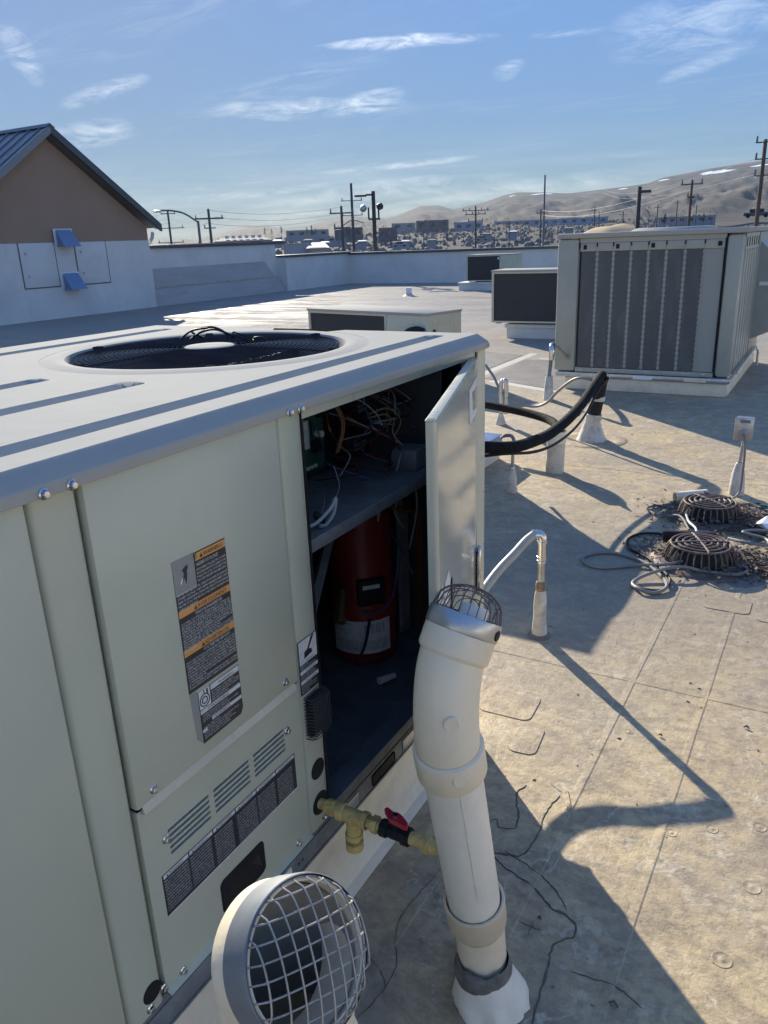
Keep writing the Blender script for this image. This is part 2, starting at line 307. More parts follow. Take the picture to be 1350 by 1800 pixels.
# ------------------------------------------------------------------ mesh builder
class MB:
    def __init__(s): s.v = []; s.f = []
    def add(s, vs, fs):
        o = len(s.v); s.v += [tuple(p) for p in vs]; s.f += [tuple(i+o for i in f) for f in fs]; return s
    def box(s, x0, x1, y0, y1, z0, z1, b=0.0, T=None):
        if x1 < x0: x0, x1 = x1, x0
        if y1 < y0: y0, y1 = y1, y0
        if z1 < z0: z0, z1 = z1, z0
        if b > 0:
            bm = bmesh.new(); bmesh.ops.create_cube(bm, size=1)
            for q in bm.verts: q.co = Vector((x0+(q.co.x+.5)*(x1-x0), y0+(q.co.y+.5)*(y1-y0), z0+(q.co.z+.5)*(z1-z0)))
            bmesh.ops.bevel(bm, geom=bm.edges[:], offset=b, segments=2, profile=.5, affect='EDGES')
            vs = [q.co.copy() for q in bm.verts]; fs = [[q.index for q in f.verts] for f in bm.faces]
            bm.verts.index_update(); fs = [[q.index for q in f.verts] for f in bm.faces]; bm.free()
        else:
            vs = [Vector(p) for p in ((x0, y0, z0), (x1, y0, z0), (x1, y1, z0), (x0, y1, z0), (x0, y0, z1), (x1, y0, z1), (x1, y1, z1), (x0, y1, z1))]
            fs = [(0, 3, 2, 1), (4, 5, 6, 7), (0, 1, 5, 4), (1, 2, 6, 5), (2, 3, 7, 6), (3, 0, 4, 7)]
        if T is not None: vs = [T @ p for p in vs]
        return s.add(vs, fs)
    def sweep(s, pts, radii, n=16, caps=True, closed=False):
        pts = [Vector(p) for p in pts]; k = len(pts)
        if isinstance(radii, (int, float)): radii = [radii]*k
        tg = []
        for i in range(k):
            if closed: t = pts[(i+1) % k]-pts[(i-1) % k]
            else: t = pts[min(i+1, k-1)]-pts[max(i-1, 0)]
            if t.length < 1e-9: t = tg[-1] if tg else Vector((0, 0, 1))
            tg.append(t.normalized())
        a = Vector((0, 0, 1)) if abs(tg[0].z) < .9 else Vector((1, 0, 0))
        u = tg[0].cross(a).normalized(); vs = []
        for i in range(k):
            if i: u = (u - tg[i]*u.dot(tg[i])).normalized()
            w_ = tg[i].cross(u)
            for j in range(n):
                q = 2*math.pi*j/n; vs.append(pts[i]+(u*math.cos(q)+w_*math.sin(q))*radii[i])
        fs = []
        for i in range(k if closed else k-1):
            i2 = (i+1) % k
            for j in range(n): fs.append((i*n+j, i*n+(j+1) % n, i2*n+(j+1) % n, i2*n+j))
        if caps and not closed: fs.append(tuple(range(n-1, -1, -1))); fs.append(tuple((k-1)*n+j for j in range(n)))
        return s.add(vs, fs)
    def cyl(s, p, q, r, n=16, r2=None): return s.sweep([p, q], [r, r if r2 is None else r2], n)
    def lathe(s, prof, o, ax=(0, 0, 1), n=32, caps=False):
        o = Vector(o); ax = Vector(ax).normalized()
        a = Vector((0, 0, 1)) if abs(ax.z) < .9 else Vector((1, 0, 0))
        u = ax.cross(a).normalized(); w_ = ax.cross(u); vs = []
        for r, h in prof:
            for j in range(n):
                q = 2*math.pi*j/n; vs.append(o+ax*h+(u*math.cos(q)+w_*math.sin(q))*r)
        k = len(prof); fs = [(i*n+j, i*n+(j+1) % n, (i+1)*n+(j+1) % n, (i+1)*n+j) for i in range(k-1) for j in range(n)]
        if caps: fs += [tuple(range(n-1, -1, -1)), tuple((k-1)*n+j for j in range(n))]
        return s.add(vs, fs)
    def prism(s, poly, d):
        poly = [Vector(p) for p in poly]; d = Vector(d); k = len(poly)
        return s.add(poly+[p+d for p in poly], [tuple(range(k-1, -1, -1)), tuple(range(k, 2*k))]+[(i, (i+1) % k, k+(i+1) % k, k+i) for i in range(k)])
    def quad(s, a, b, c, d): return s.add([a, b, c, d], [(0, 1, 2, 3)])
def rnd_rect(w_, h, r, seg=4):
    o = []
    for cx_, cy_, a0 in ((w_-r, h-r, 0), (r, h-r, 90), (r, r, 180), (w_-r, r, 270)):
        for i in range(seg+1):
            a = rad(a0+90*i/seg); o.append((cx_+r*math.cos(a), cy_+r*math.sin(a)))
    return o
def spline(P, n=8):
    P = [Vector(p) for p in P]; o = []
    for i in range(len(P)-1):
        a = P[max(i-1, 0)]; b = P[i]; c = P[i+1]; d = P[min(i+2, len(P)-1)]
        for k in range(n):
            t = k/n; o.append(.5*((2*b)+(-a+c)*t+(2*a-5*b+4*c-d)*t*t+(-a+3*b-3*c+d)*t**3))
    o.append(P[-1]); return o
WORLD = {}
def obj(name, mb, m, parent=None, smooth=True, ang=35, local=False):
    me = bpy.data.meshes.new(name); me.from_pydata(mb.v, [], mb.f)
    me.materials.append(M[m] if isinstance(m, str) else m)
    bm = bmesh.new(); bm.from_mesh(me); bmesh.ops.recalc_face_normals(bm, faces=bm.faces); bm.to_mesh(me); bm.free()
    if smooth:
        me.shade_smooth(); me.set_sharp_from_angle(angle=rad(ang))
    o = bpy.data.objects.new(name, me); C.objects.link(o)
    if parent is not None:
        o.parent = parent
        if not local and parent.type == 'EMPTY': o.location = -Vector(parent.location)
    return o
def tag(o, label, cat, group=None):
    o['label'] = label; o['category'] = cat
    if group: o['group'] = group
    return o
def thing(name, label, cat, loc=(0, 0, 0), group=None, rz=0):
    o = bpy.data.objects.new(name, None); C.objects.link(o); o.location = loc; o.rotation_euler = (0, 0, rz)
    o.empty_display_size = .1
    return tag(o, label, cat, group)
def struct(o): o['kind'] = 'structure'; return o
def stuff(o): o['kind'] = 'stuff'; return o
def dup(root, loc, rz, label, group=None):
    r = root.copy(); C.objects.link(r); r.location = loc; r.rotation_euler = (0, 0, rz); r['label'] = label
    if group: r['group'] = group
    for ch in list(root.children):
        c = ch.copy(); C.objects.link(c); c.parent = r
        for g in ch.children:
            d = g.copy(); C.objects.link(d); d.parent = c
    return r
def bolt(parent, p, n=(1, 0, 0), r=.0085, name='bolt'):
    p = Vector(p); n = Vector(n).normalized(); mb = MB()
    mb.lathe([(0, -.002), (r, -.002), (r, .0015), (r*.72, .003)], p, n, 14)
    mb.lathe([(r*.72, .003), (r*.70, .0075), (r*.55, .0085), (0.0001, .0086)], p, n, 6)
    return obj(name, mb, 'steel', parent)
_fonts = {}
def text_mesh(lines, O, U, V, m, parent, name='lettering', fit=True):
    """lines: (string, u, v, height, max width); U, V are the axes on the surface."""
    U = Vector(U); V = Vector(V); O = Vector(O); mb = MB()
    for (s, u, v, h, mw) in lines:
        if s not in _fonts:
            cu = bpy.data.curves.new('t', 'FONT'); cu.body = s; cu.size = 1; cu.resolution_u = 1; cu.fill_mode = 'FRONT'
            to = bpy.data.objects.new('t', cu); C.objects.link(to)
            me = bpy.data.meshes.new_from_object(to)
            P = np.array([q.co[:2] for q in me.vertices]) if len(me.vertices) else np.zeros((1, 2))
            _fonts[s] = (P, [tuple(p.vertices) for p in me.polygons])
            bpy.data.objects.remove(to); bpy.data.curves.remove(cu); bpy.data.meshes.remove(me)
        P, F = _fonts[s]
        if not F: continue
        wd = P[:, 0].max()-P[:, 0].min(); sc = h/.72; sx = min(sc, mw/max(wd, 1e-6)) if fit else sc
        x0 = P[:, 0].min()
        mb.add([O+U*(u+(p[0]-x0)*sx)+V*(v+p[1]*sc) for p in P], F)
    me = bpy.data.meshes.new(name); me.from_pydata(mb.v, [], mb.f); me.materials.append(M[m])
    o = bpy.data.objects.new(name, me); C.objects.link(o); o.parent = parent; o['kind'] = 'stuff'
    return o

# ------------------------------------------------------------------ terrain
RT = [(-200, 425), (300, 428), (370, 414), (430, 396), (465, 396), (500, 401), (540, 397), (580, 386), (605, 379), (640, 381), (680, 384), (700, 378), (740, 362), (770, 361), (797, 368), (850, 356), (890, 342), (910, 338), (950, 338), (1000, 340), (1060, 333), (1100, 328), (1140, 322), (1165, 312), (1200, 306), (1250, 296), (1300, 288), (1350, 281), (1500, 262), (1800, 250)]
RA = sorted(azel(*p) for p in RT)
ra_x = [a for a, e in RA]; ra_e = [e for a, e in RA]
NEAR = sorted([(rad(60), -7.0), (rad(25), -7.0), (rad(20), -6.2), (rad(14), -3.6), (rad(9), -.6), (rad(5), .6), (rad(-8), 1.5), (rad(-60), 1.5)])
def zn(a): return float(np.interp(a, [q[0] for q in NEAR], [q[1] for q in NEAR]))
def ridge(a): return float(np.interp(a, ra_x, ra_e))
def ground_z(a, r):
    n_ = zn(a); e9 = rad(.10+.35*min(1, max(0, (rad(45)-a)/rad(20)))); z9 = CAM.z+900*math.tan(e9)
    if r <= 300: return -7+(n_+7)*min(1, max(0, (r-35)/70)) + (noise.noise(Vector((a*40, r*.02, 0)))*.5 if r > 40 else 0)
    if r <= 900: return n_+(z9-n_)*((r-300)/600)**1.5
    er = ridge(a)
    t = min(1, (r-900)/(R_RIDGE-900))
    if r <= R_RIDGE:
        s_ = t**.8
        fold = (noise.fractal(Vector((a*14+t*1.5, t*2.2, 3)), 1, 2, 5))*.50*math.sin(math.pi*t)**.8
        e = e9+(er-e9)*min(1.0, max(0, s_+fold*(1-t)))
        return CAM.z+r*math.tan(e) + noise.fractal(Vector((a*60, r*.004, 0)), 1, 2, 4)*9*math.sin(math.pi*t)
    return CAM.z+R_RIDGE*math.tan(er)-(r-R_RIDGE)*.22
azs = [rad(x) for x in np.concatenate([np.arange(-180, -12, 3.0), np.arange(-12, 64, .2), np.arange(64, 180, 3.0)])]
rs = [0.5, 20, 35, 60, 90, 120, 160, 210, 300, 380, 500, 650, 800, 900]+[900+2100*i/44 for i in range(1, 45)]+[3150, 3400]
mb = MB(); vs = []
for a in azs:
    for r in rs: vs.append((-math.sin(a)*r, math.cos(a)*r, ground_z(a, r)))
nr = len(rs); fs = []
for i in range(len(azs)):
    i2 = (i+1) % len(azs)
    for j in range(nr-1): fs.append((i*nr+j, i*nr+j+1, i2*nr+j+1, i2*nr+j))
mb.add(vs, fs); struct(obj('hills', mb, 'terrain', ang=80))

# haze
mb = MB().box(-3550, 3550, -3550, 3550, -20, 262)
hz = obj('haze', mb, 'white', smooth=False); stuff(hz)
hm = bpy.data.materials.new('haze_air'); hm.use_nodes = True; hn = hm.node_tree; hn.nodes.clear()
pv = hn.nodes.new('ShaderNodeVolumePrincipled'); pv.inputs['Color'].default_value = (.60, .77, 1, 1); pv.inputs['Density'].default_value = 4.0e-5; pv.inputs['Anisotropy'].default_value = .3
ho = hn.nodes.new('ShaderNodeOutputMaterial'); hn.links.new(pv.outputs[0], ho.inputs['Volume'])
hz.data.materials.clear(); hz.data.materials.append(hm); hz['label'] = 'pale blue valley haze'

# ------------------------------------------------------------------ the roof we stand on
mb = MB().box(-19.0, 6.2, -8.2, 29.6, -.4, 0); roof = struct(obj('roof', mb, 'roof', smooth=False))
mb = MB().box(-19.0, 6.2, -8.2, 29.6, -8, -.404); struct(obj('building_walls', mb, 'wall_white', smooth=False))
def lap(x0, y0, x1, y1, w_=.05, h=.0018, m='roof', name='membrane_lap', z=0.0):
    d = Vector((x1-x0, y1-y0, 0)); L_ = d.length; d.normalize(); n_ = Vector((-d.y, d.x, 0)); a = Vector((x0, y0, 0)); k = max(2, int(L_/.12)); vs = []
    for i in range(k+1):
        p = a+d*(L_*i/k); wob = .0006*math.sin(i*1.7+x0*9)+.0016*noise.noise(Vector((i*.4, x0*3, y0)))
        vs += [p+n_*(-w_/2+wob)+Vector((0, 0, z+.0005)), p+n_*(-w_/2+.004+wob)+Vector((0, 0, z+h)), p+n_*(w_/2)+Vector((0, 0, z+h*.7)), p+n_*(w_/2+.01)+Vector((0, 0, z+.0005))]
    fs = [(i*4+j, i*4+j+1, i*4+j+5, i*4+j+4) for i in range(k) for j in range(3)]
    o = MB(); o.add(vs, fs); o = obj(name, o, m, roof, smooth=False); return o
for x, y0, y1 in ((.655, .2, 8.2), (.39, .2, 3.9), (.15, .7, 2.0), (1.33, -1, 12), (2.0, -1, 14), (-2.9, 2.6, 5.5), (-6.2, 2, 27), (-9.0, 2, 27), (-12.0, 2, 27), (-15.0, 2, 28), (-3.4, 9.9, 27), (-.2, 11.5, 28)):
    lap(x, y0, x+.003, y1, .018)
for y, x0, x1 in ((2.75, -.4, 1.8), (5.62, -1.0, 3), (9.9, -16, -3.4), (13.9, -16.5, 6), (17.6, -16.5, 6), (21.4, -16.5, 6), (25.0, -16.5, 6), (7.1, .05, 4)):
    lap(x0, y, x1, y+.02, .02)
for (x0, y0, x1, y1) in ((-3.0, 11.2, -3.0, 9.0), (-2.6, 12, -2.6, 10.75), (-2.75, 10.7, -1.75, 10.7), (-2.7, 8.85, -1.75, 8.4)):
    lap(x0, y0, x1, y1, .12, .004, 'lap_white')
def sheet(name, pts, m, h=.004, z=0.0, parent=None):
    o = MB(); o.prism([(x, y, z+.0006) for x, y in pts], (0, 0, h)); return obj(name, o, m, parent or roof, smooth=False)
sheet('membrane_patch', [(-2.85, 8.98), (-1.76, 8.5), (-1.76, 10.6), (-2.92, 10.6)], 'roof_patch', .003)
sheet('membrane_patch', [(-3.25, 9.4), (-3.1, 9.4), (-3.1, 11.0), (-3.75, 11.2), (-3.9, 9.8)], 'roof_patch', .003)
def rpatch(x, y, w_, h_, ang, m='roof', r=.03, t=.002):
    c_, s_ = math.cos(ang), math.sin(ang)
    sheet('membrane_patch', [(x+(u-w_/2)*c_-(v-h_/2)*s_, y+(u-w_/2)*s_+(v-h_/2)*c_) for u, v in rnd_rect(w_, h_, r)], m, t)
rpatch(.02, 2.40, .20, .17, .05); rpatch(.15, 2.22, .10, .17, .1)
rpatch(.62, 3.62, .2, .16, 0); rpatch(.80, 3.55, .1, .1, 0)
# sealed cracks and wrinkles close to the camera
def crack(pts, w_=.006, m='crack', h=.0022):
    P = spline([(x, y, 0) for x, y in pts], 7); vs = []; k = len(P)
    for i, p in enumerate(P):
        t = (P[min(i+1, k-1)]-P[max(i-1, 0)]).normalized(); n_ = Vector((-t.y, t.x, 0))
        ww = w_*(.5+.8*abs(noise.noise(Vector((p.x*30, p.y*30, 1)))))*(min(1, i/3+.2))*(min(1, (k-1-i)/3+.2)); j = noise.noise(Vector((p.x*55, p.y*55, 5)))*.006
        p = p+n_*j
        vs += [p+n_*ww+Vector((0, 0, .0008)), p+Vector((0, 0, h)), p-n_*ww+Vector((0, 0, .0008))]
    o = MB(); o.add(vs, [(i*3+q, i*3+q+1, i*3+q+4, i*3+q+3) for i in range(k-1) for q in range(2)])
    return obj('roof_crack', o, m, roof, smooth=False)
crack([(.235, 1.99), (.225, 1.93), (.26, 1.85), (.275, 1.79)], .004)
crack([(.275, 1.79), (.23, 1.77), (.21, 1.80), (.18, 1.76)], .003)
crack([(.345, 1.99), (.33, 1.9), (.34, 1.8), (.33, 1.70), (.28, 1.68), (.22, 1.66), (.17, 1.68)], .004)
crack([(.25, 1.66), (.31, 1.63), (.40, 1.60), (.46, 1.56), (.52, 1.545), (.535, 1.50), (.50, 1.45), (.51, 1.38), (.515, 1.30), (.53, 1.2)], .004)
crack([(.28, 1.69), (.38, 1.66), (.45, 1.62), (.50, 1.57)], .003)
crack([(.23, 1.62), (.20, 1.60), (.17, 1.615)], .003)
crack([(.405, 1.475), (.46, 1.48)], .0018); crack([(.432, 1.50), (.436, 1.45)], .0018)
crack([(.56, 1.40), (.66, 1.41), (.73, 1.385)], .003)
crack([(.17, 1.04), (.19, 1.2), (.13, 1.33), (.14, 1.5), (.17, 1.63)], .002)
crack([(.05, 1.22), (.14, 1.20), (.19, 1.16)], .0018)
for x, y, r_ in ((.905, 1.87, .024), (.868, 1.60, .024), (.68, 1.98, .016), (.78, 2.05, .018), (.455, 2.42, .014), (.90, 2.12, .02)):
    o = MB(); o.lathe([(r_, .0004), (r_*.97, .0010), (r_*.90, .0011), (r_*.84, .0005), (r_*.30, .0006), (r_*.22, .0014), (.0005, .0015)], (x, y, 0), n=28); obj('membrane_fastener', o, 'roof', roof)
# torn flap of membrane standing out into the light
o = MB(); o.add([(.30, 2.03, .001), (.345, 2.005, .002), (.375, 1.95, .004), (.40, 1.935, .003), (.385, 1.965, .005), (.36, 2.02, .004), (.33, 2.06, .002)], [(0, 1, 6), (1, 5, 6), (1, 2, 4), (1, 4, 5), (2, 3, 4)]); obj('torn_flap', o, 'roof', roof, smooth=False)
# loose grit and twigs
o = MB()
for i in range(130):
    if i < 45: x, y = random.gauss(.45, .35), random.uniform(1.1, 5.2)
    else: x, y = random.uniform(-.9, 1.6), random.uniform(1, 7.5)
    if x < .05 and y < 2.4: continue
    s_ = random.uniform(.0015, .0045); q = random.uniform(0, 3)
    a = Vector((math.cos(q), math.sin(q), 0))*s_*random.uniform(1, 3); b_ = Vector((-a.y, a.x, 0)).normalized()*s_
    p = Vector((x, y, .0005)); o.add([p-a, p+b_, p+a, p-b_, p+Vector((0, 0, s_*1.3))], [(0, 1, 4), (1, 2, 4), (2, 3, 4), (3, 0, 4)])
stuff(obj('gravel', o, 'seal_gray', smooth=False))
for (x, y, l, lab) in ((.80, 2.62, .02, 'curled dark scrap on the sunlit roof between the seams, nearest the drains'), (.55, 2.44, .014, 'small dark scrap on the roof just left of the conduit shadow'), (.98, 2.35, .02, 'dark curled scrap near the right edge above the hooked shadow'), (.66, 1.36, .022, 'dark scrap in the shade low on the roof seam'), (.44, 1.51, .01, 'tiny dark scrap beside the small cross mark on the roof'), (.19, 1.60, .012, 'dark blob on the thin seam behind the tall vent'), (.93, 2.9, .03, 'dark scrap on the sunlit roof below the drain domes')):
    o = MB(); o.sweep([(x, y, .004), (x+l*.5, y+l*.2, .009), (x+l, y-l*.1, .004)], [.002, .004, .002], 6); tag(obj('twig', o, 'crack'), lab, 'debris', 'scraps of debris on the roof')

# ------------------------------------------------------------------ parapets
def wallthing(name, label, base, cop, mat_='wall_white'):
    t = thing(name, label, 'parapet', (base[0], base[2], 0))
    obj('wall', MB().box(*base), mat_, t, smooth=False)
    obj('coping', MB().box(*cop, b=.01), 'coping', t); return t
wallthing('parapet', 'white parapet with dark coping running below the light pole', (-17.9, -17.4, 24.63, 29.4, .001, 1.20), (-17.96, -17.33, 24.66, 29.44, 1.203, 1.29))
wallthing('parapet', 'long white parapet with dark coping behind the small condensers', (-17.4, 5.59, 29.0, 29.4, .001, 1.16), (-17.32, 5.52, 28.92, 29.46, 1.163, 1.25))
t = thing('parapet', 'taller parapet wall with sloped membrane base right of the gabled building', 'parapet', (-17.5, 21, 0))
obj('wall', MB().box(-18.3, -17.85, 17.3, 24.62, .001, 1.68), 'wall_white', t, smooth=False)
obj('coping', MB().box(-18.4, -17.78, 17.3, 25.2, 1.683, 1.79, b=.01), 'coping', t)
obj('sloped_base', MB().add([(-17.848, 17.3, 1.10), (-17.848, 23.9, 1.10), (-17.42, 24.6, .002), (-17.42, 17.3, .002), (-17.848, 24.61, .002)], [(0, 1, 2, 3), (1, 4, 2)]), 'wall_tan', t, smooth=False)
obj('membrane_lap', MB().prism([(-17.645, 17.4, .585), (-17.645, 24.2, .585), (-17.62, 24.22, .525), (-17.62, 17.4, .525)], (.012, 0, .004)), 'lap', t, smooth=False)

wallthing('parapet', 'unseen white parapet added along the right roof edge to bounce light', (5.6, 6.0, -8, 29.0, .001, 1.16), (5.53, 6.06, -8, 29.0, 1.163, 1.25))  # added out of view: closes the roof edge and bounces sun onto shaded panels
wallthing('parapet', 'unseen white parapet added along the near roof edge, behind the camera, to bounce light', (-17.9, 5.59, -8, -7.6, .001, 1.16), (-17.9, 5.52, -8.06, -7.53, 1.163, 1.25))  # likewise added unseen, as fill for the shaded side

# ------------------------------------------------------------------ gabled building
t = thing('gabled_building', 'brown stucco gable with grey metal roof and white lower wall', 'building', (-17.4, 14.8, 0))
GX = -17.4
AY, AZ_, EY, EZ = 14.79, 4.47, 18.02, 2.33
LY = AY-(EY-AY)
obj('upper_wall', MB().prism([(GX-.04, EY-.1, 1.93), (GX-.04, EY-.1, EZ-.02), (GX-.04, AY, AZ_), (GX-.04, LY+.1, EZ-.02), (GX-.04, LY+.1, 1.93)], (-.3, 0, 0)), 'stucco_brown', t, smooth=False)
obj('lower_wall', MB().box(GX-.3, GX, LY+.1, EY-.12, .001, 1.93), 'wall_white', t, smooth=False)
obj('side_wall', MB().box(GX-8, GX-.31, EY-.5, EY-.12, .0, EZ-.1), 'stucco_brown', t, smooth=False)
for s_ in (1, -1):
    yE = AY+s_*(EY-AY+.22); zE = EZ-.13
    def rp(x, tt, dz): return (x, AY+(yE-AY)*tt, AZ_+.24+(zE-AZ_-.1)*tt+dz)
    r_ = obj('roof_slope', MB().prism([rp(GX+.25, 0, 0), rp(GX+.25, 1, 0), rp(GX-9, 1, 0), rp(GX-9, 0, 0)], (0, 0, -.07)), 'metal_roof', t, smooth=False)
    obj('rake_trim', MB().prism([rp(GX+.27, 0, .03), rp(GX+.27, 1, .03), rp(GX+.27, 1, -.17), rp(GX+.27, 0, -.17)], (-.09, 0, 0)), 'coping' if s_ > 0 else 'metal_roof', t, smooth=False)
    for k in range(14):
        x = GX+.05-k*.42
        obj('standing_seam', MB().prism([rp(x, 0, .001), rp(x, 1, .001), rp(x, 1, .045), rp(x, 0, .045)], (-.03, 0, 0)), 'metal_roof', r_, smooth=False)
obj('ridge_cap', MB().prism([(GX+.28, AY-.14, AZ_+.20), (GX+.28, AY, AZ_+.30), (GX+.28, AY+.14, AZ_+.20)], (-9.3, 0, 0)), 'coping', t, smooth=False)
def access(y0, y1, z0, z1, lab):
    o = obj('access_panel', MB().box(GX+.002, GX+.02, y0, y1, z0, z1, b=.004), 'wall_white', t); o['label'] = lab
    fr = MB()
    for a, b_, c_, d in ((y0-.03, y0, z0-.03, z1+.02), (y1, y1+.03, z0-.03, z1+.02), (y0, y1, z0-.03, z0)): fr.box(GX+.002, GX+.012, a, b_, c_, d)
    obj('dark_joint', fr, 'seal_gray', o, smooth=False)
    for z in (z0+.25, z0+.8): obj('latch', MB().box(GX+.022, GX+.05, y0+.13, y0+.17, z, z+.07, b=.005), 'galv', o)
access(13.45, 14.50, .84, 1.92, 'left access panel with two latches'); access(15.18, 16.22, .84, 1.92, 'right access panel with two latches')
for (y0, z1) in ((14.62, 2.27), (14.63, 1.17)):
    h = obj('vent_hood', MB().prism([(GX+.003, y0-.06, z1), (GX+.003, y0+.54, z1), (GX+.003, y0+.54, z1-.42), (GX+.003, y0-.06, z1-.42)], (.02, 0, 0)), 'white', t, smooth=False)
    obj('hood_face', MB().add([(GX+.05, y0, z1-.03), (GX+.05, y0+.48, z1-.03), (GX+.34, y0+.5, z1-.45), (GX+.34, y0-.02, z1-.45), (GX+.02, y0, z1-.45), (GX+.02, y0+.48, z1-.45)], [(0, 1, 2, 3), (0, 3, 4), (1, 5, 2), (3, 2, 5, 4)]), 'blue_metal', h, smooth=False)
obj('downspout', MB().sweep([(GX+.10, EY-.02, 2.15), (GX+.06, EY-.02, 2.0), (GX-.1, EY-.02, 1.85)], .05, 8), 'wall_white', t)

# ------------------------------------------------------------------ main rooftop unit
t = thing('equipment_curb', 'cream coated curb under the nearest rooftop unit', 'curb', (-.7, 1.1, 0))
o = MB()
pr = [(-.015, 0.001), (-.04, .012), (-.052, .05), (-.055, .274)]
y0, y1, xl = -.1, 2.192, -1.34
for (ax_, az1), (bx, bz) in zip(pr[:-1], pr[1:]):
    o.add([(ax_, y0, az1), (ax_, y1+(ax_+.055)*.2, az1), (bx, y1+(bx+.055)*.2, bz), (bx, y0, bz)], [(0, 1, 2, 3)])
    o.add([(ax_, y1+(ax_+.055)*.2, az1), (xl, y1+(ax_+.055)*.2, az1), (xl, y1+(bx+.055)*.2, bz), (bx, y1+(bx+.055)*.2, bz)], [(0, 1, 2, 3)])
o.box(xl, -.058, y0, y1-.003, .001, .272)
obj('curb_side', o, 'curb', t)
U1 = thing('rooftop_unit', 'nearest grey-green rooftop unit with fan on top and its access door open', 'rooftop unit', (-.7, 1.1, .278))
X0, YN, YF, XL = 0.0, -.03, 2.217, -1.365
# base rail
o = MB()
o.box(-.03, -.004, YN, YF-.01, .2785, .333, b=.003)
o.box(-.012, -.001, YN, YF-.01, .2785, .285)
o.box(XL, -.031, YF-.04, YF-.011, .2785, .333); o.box(XL, XL+.03, YN, YF-.041, .2785, .333)
rail = obj('base_rail', o, 'galv_dark', U1)
for y_ in (.92, 1.31, 1.62): obj('rail_plate', MB().box(-.0035, -.001, y_, y_+.07, .288, .325, b=.001), 'galv', rail)
obj('rail_sticker', MB().box(-.0035, -.0008, 1.02, 1.09, .287, .328), 'white', rail)
for y_ in (.45, 1.45): obj('fork_slot', MB().box(-.0039, -.0012, y_, y_+.12, .290, .324, b=.004), 'black', rail)
for y_ in (1.12, 1.135, 1.33): obj('rail_hole', MB().lathe([(.004, 0), (.0001, .0003)], (-.0033, y_, .31), (1, 0, 0), 10), 'black', rail)
obj('base_pan', MB().box(XL, -.006, YN, YF-.004, .336, .356), 'galv_dark', U1)
# carcass behind panels
o = MB()
o.box(XL, -.03, YN, 1.248, .358, 1.335)
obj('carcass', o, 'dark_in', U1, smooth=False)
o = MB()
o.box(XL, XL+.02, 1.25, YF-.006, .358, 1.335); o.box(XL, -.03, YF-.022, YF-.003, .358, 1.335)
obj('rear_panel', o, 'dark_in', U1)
def vpanel(name, y0, y1, z0, z1, x1=0.0, th=.024, b=.006, m='paint'):
    return obj(name, MB().box(x1-th, x1, y0, y1, z0, z1, b=b), m, U1)
vpanel('side_panel', YN, .612, .362, 1.352, .0035)
# posts with rolled edges
def post(name, y0, y1, z0, z1, x1):
    prof = [(x1-.026, y0), (x1-.012, y0+.0005), (x1-.003, y0+.004), (x1, y0+.011), (x1, y1-.011), (x1-.003, y1-.004), (x1-.012, y1-.0005), (x1-.026, y1)]
    return obj(name, MB().prism([(x, y, z0) for x, y in prof], (0, 0, z1-z0)), 'paint', U1, ang=50)
post('post', .6175, .7005, .352, 1.352, -.001)
up = vpanel('access_panel', .7055, 1.1655, .768, 1.352, .004)
obj('bottom_flange', MB().prism([(.004, .712, .772), (.013, .712, .752), (.013, 1.155, .752), (.004, 1.155, .772)], (-.012, 0, -.0)).add([(.004, .712, .772), (.013, .712, .754), (.013, 1.155, .754), (.004, 1.155, .772), (.001, .712, .754), (.001, 1.155, .754)], [(0, 1, 2, 3), (1, 4, 5, 2), (0, 4, 1), (3, 2, 5)]) if False else MB().add([(.0042, .716, .774), (.009, .716, .758), (.009, 1.150, .758), (.0042, 1.150, .774), (.001, .716, .755), (.001, 1.150, .755)], [(0, 1, 2, 3), (1, 4, 5, 2), (0, 4, 1), (3, 2, 5)]), 'trim_paint', up, smooth=False)
# lower panel with louvre slots
SL = [(.764, .870), (.884, .988), (1.003, 1.106)]
ZS = [.6825, .6705, .6585, .6465, .6345]
def slot_panel():
    bm = bmesh.new()
    ys = sorted({.7055, 1.1675, *[v for s in SL for v in s]}); hh = .0032
    zs = sorted({.366, .764, *[v for z in ZS for v in (z-hh, z+hh)]})
    V = {}
    def vt(y, z, x):
        k = (round(y, 5), round(z, 5), x)
        if k not in V: V[k] = bm.verts.new((x, y, z))
        return V[k]
    for i in range(len(ys)-1):
        for j in range(len(zs)-1):
            yc, zc = (ys[i]+ys[i+1])/2, (zs[j]+zs[j+1])/2
            hole = any(a < yc < b for a, b in SL) and any(abs(zc-z) < hh for z in ZS)
            if hole:
                for (ya, za, yb, zb) in ((ys[i], zs[j], ys[i+1], zs[j]), (ys[i], zs[j+1], ys[i+1], zs[j+1]), (ys[i], zs[j], ys[i], zs[j+1]), (ys[i+1], zs[j], ys[i+1], zs[j+1])):
                    bm.faces.new((vt(ya, za, 0.0), vt(yb, zb, 0.0), vt(yb, zb, -.008), vt(ya, za, -.008)))
            else: bm.faces.new((vt(ys[i], zs[j], 0.0), vt(ys[i+1], zs[j], 0.0), vt(ys[i+1], zs[j+1], 0.0), vt(ys[i], zs[j+1], 0.0)))
    o = MB(); bm.verts.index_update(); o.add([v.co.copy() for v in bm.verts], [[v.index for v in f.verts] for f in bm.faces]); bm.free()
    # side and bottom returns
    o.box(-.02, -.0004, .7055, .7085, .366, .764); o.box(-.02, -.0004, 1.1645, 1.1675, .366, .764)
    o.add([(-.0002, .7055, .366), (.010, .7075, .357), (.010, 1.1655, .357), (-.0002, 1.1675, .366), (-.02, 1.1655, .352), (-.02, .7075, .352)], [(0, 1, 2, 3), (1, 5, 4, 2)])
    return o
lp = obj('lower_panel', slot_panel(), 'paint', U1, smooth=False)
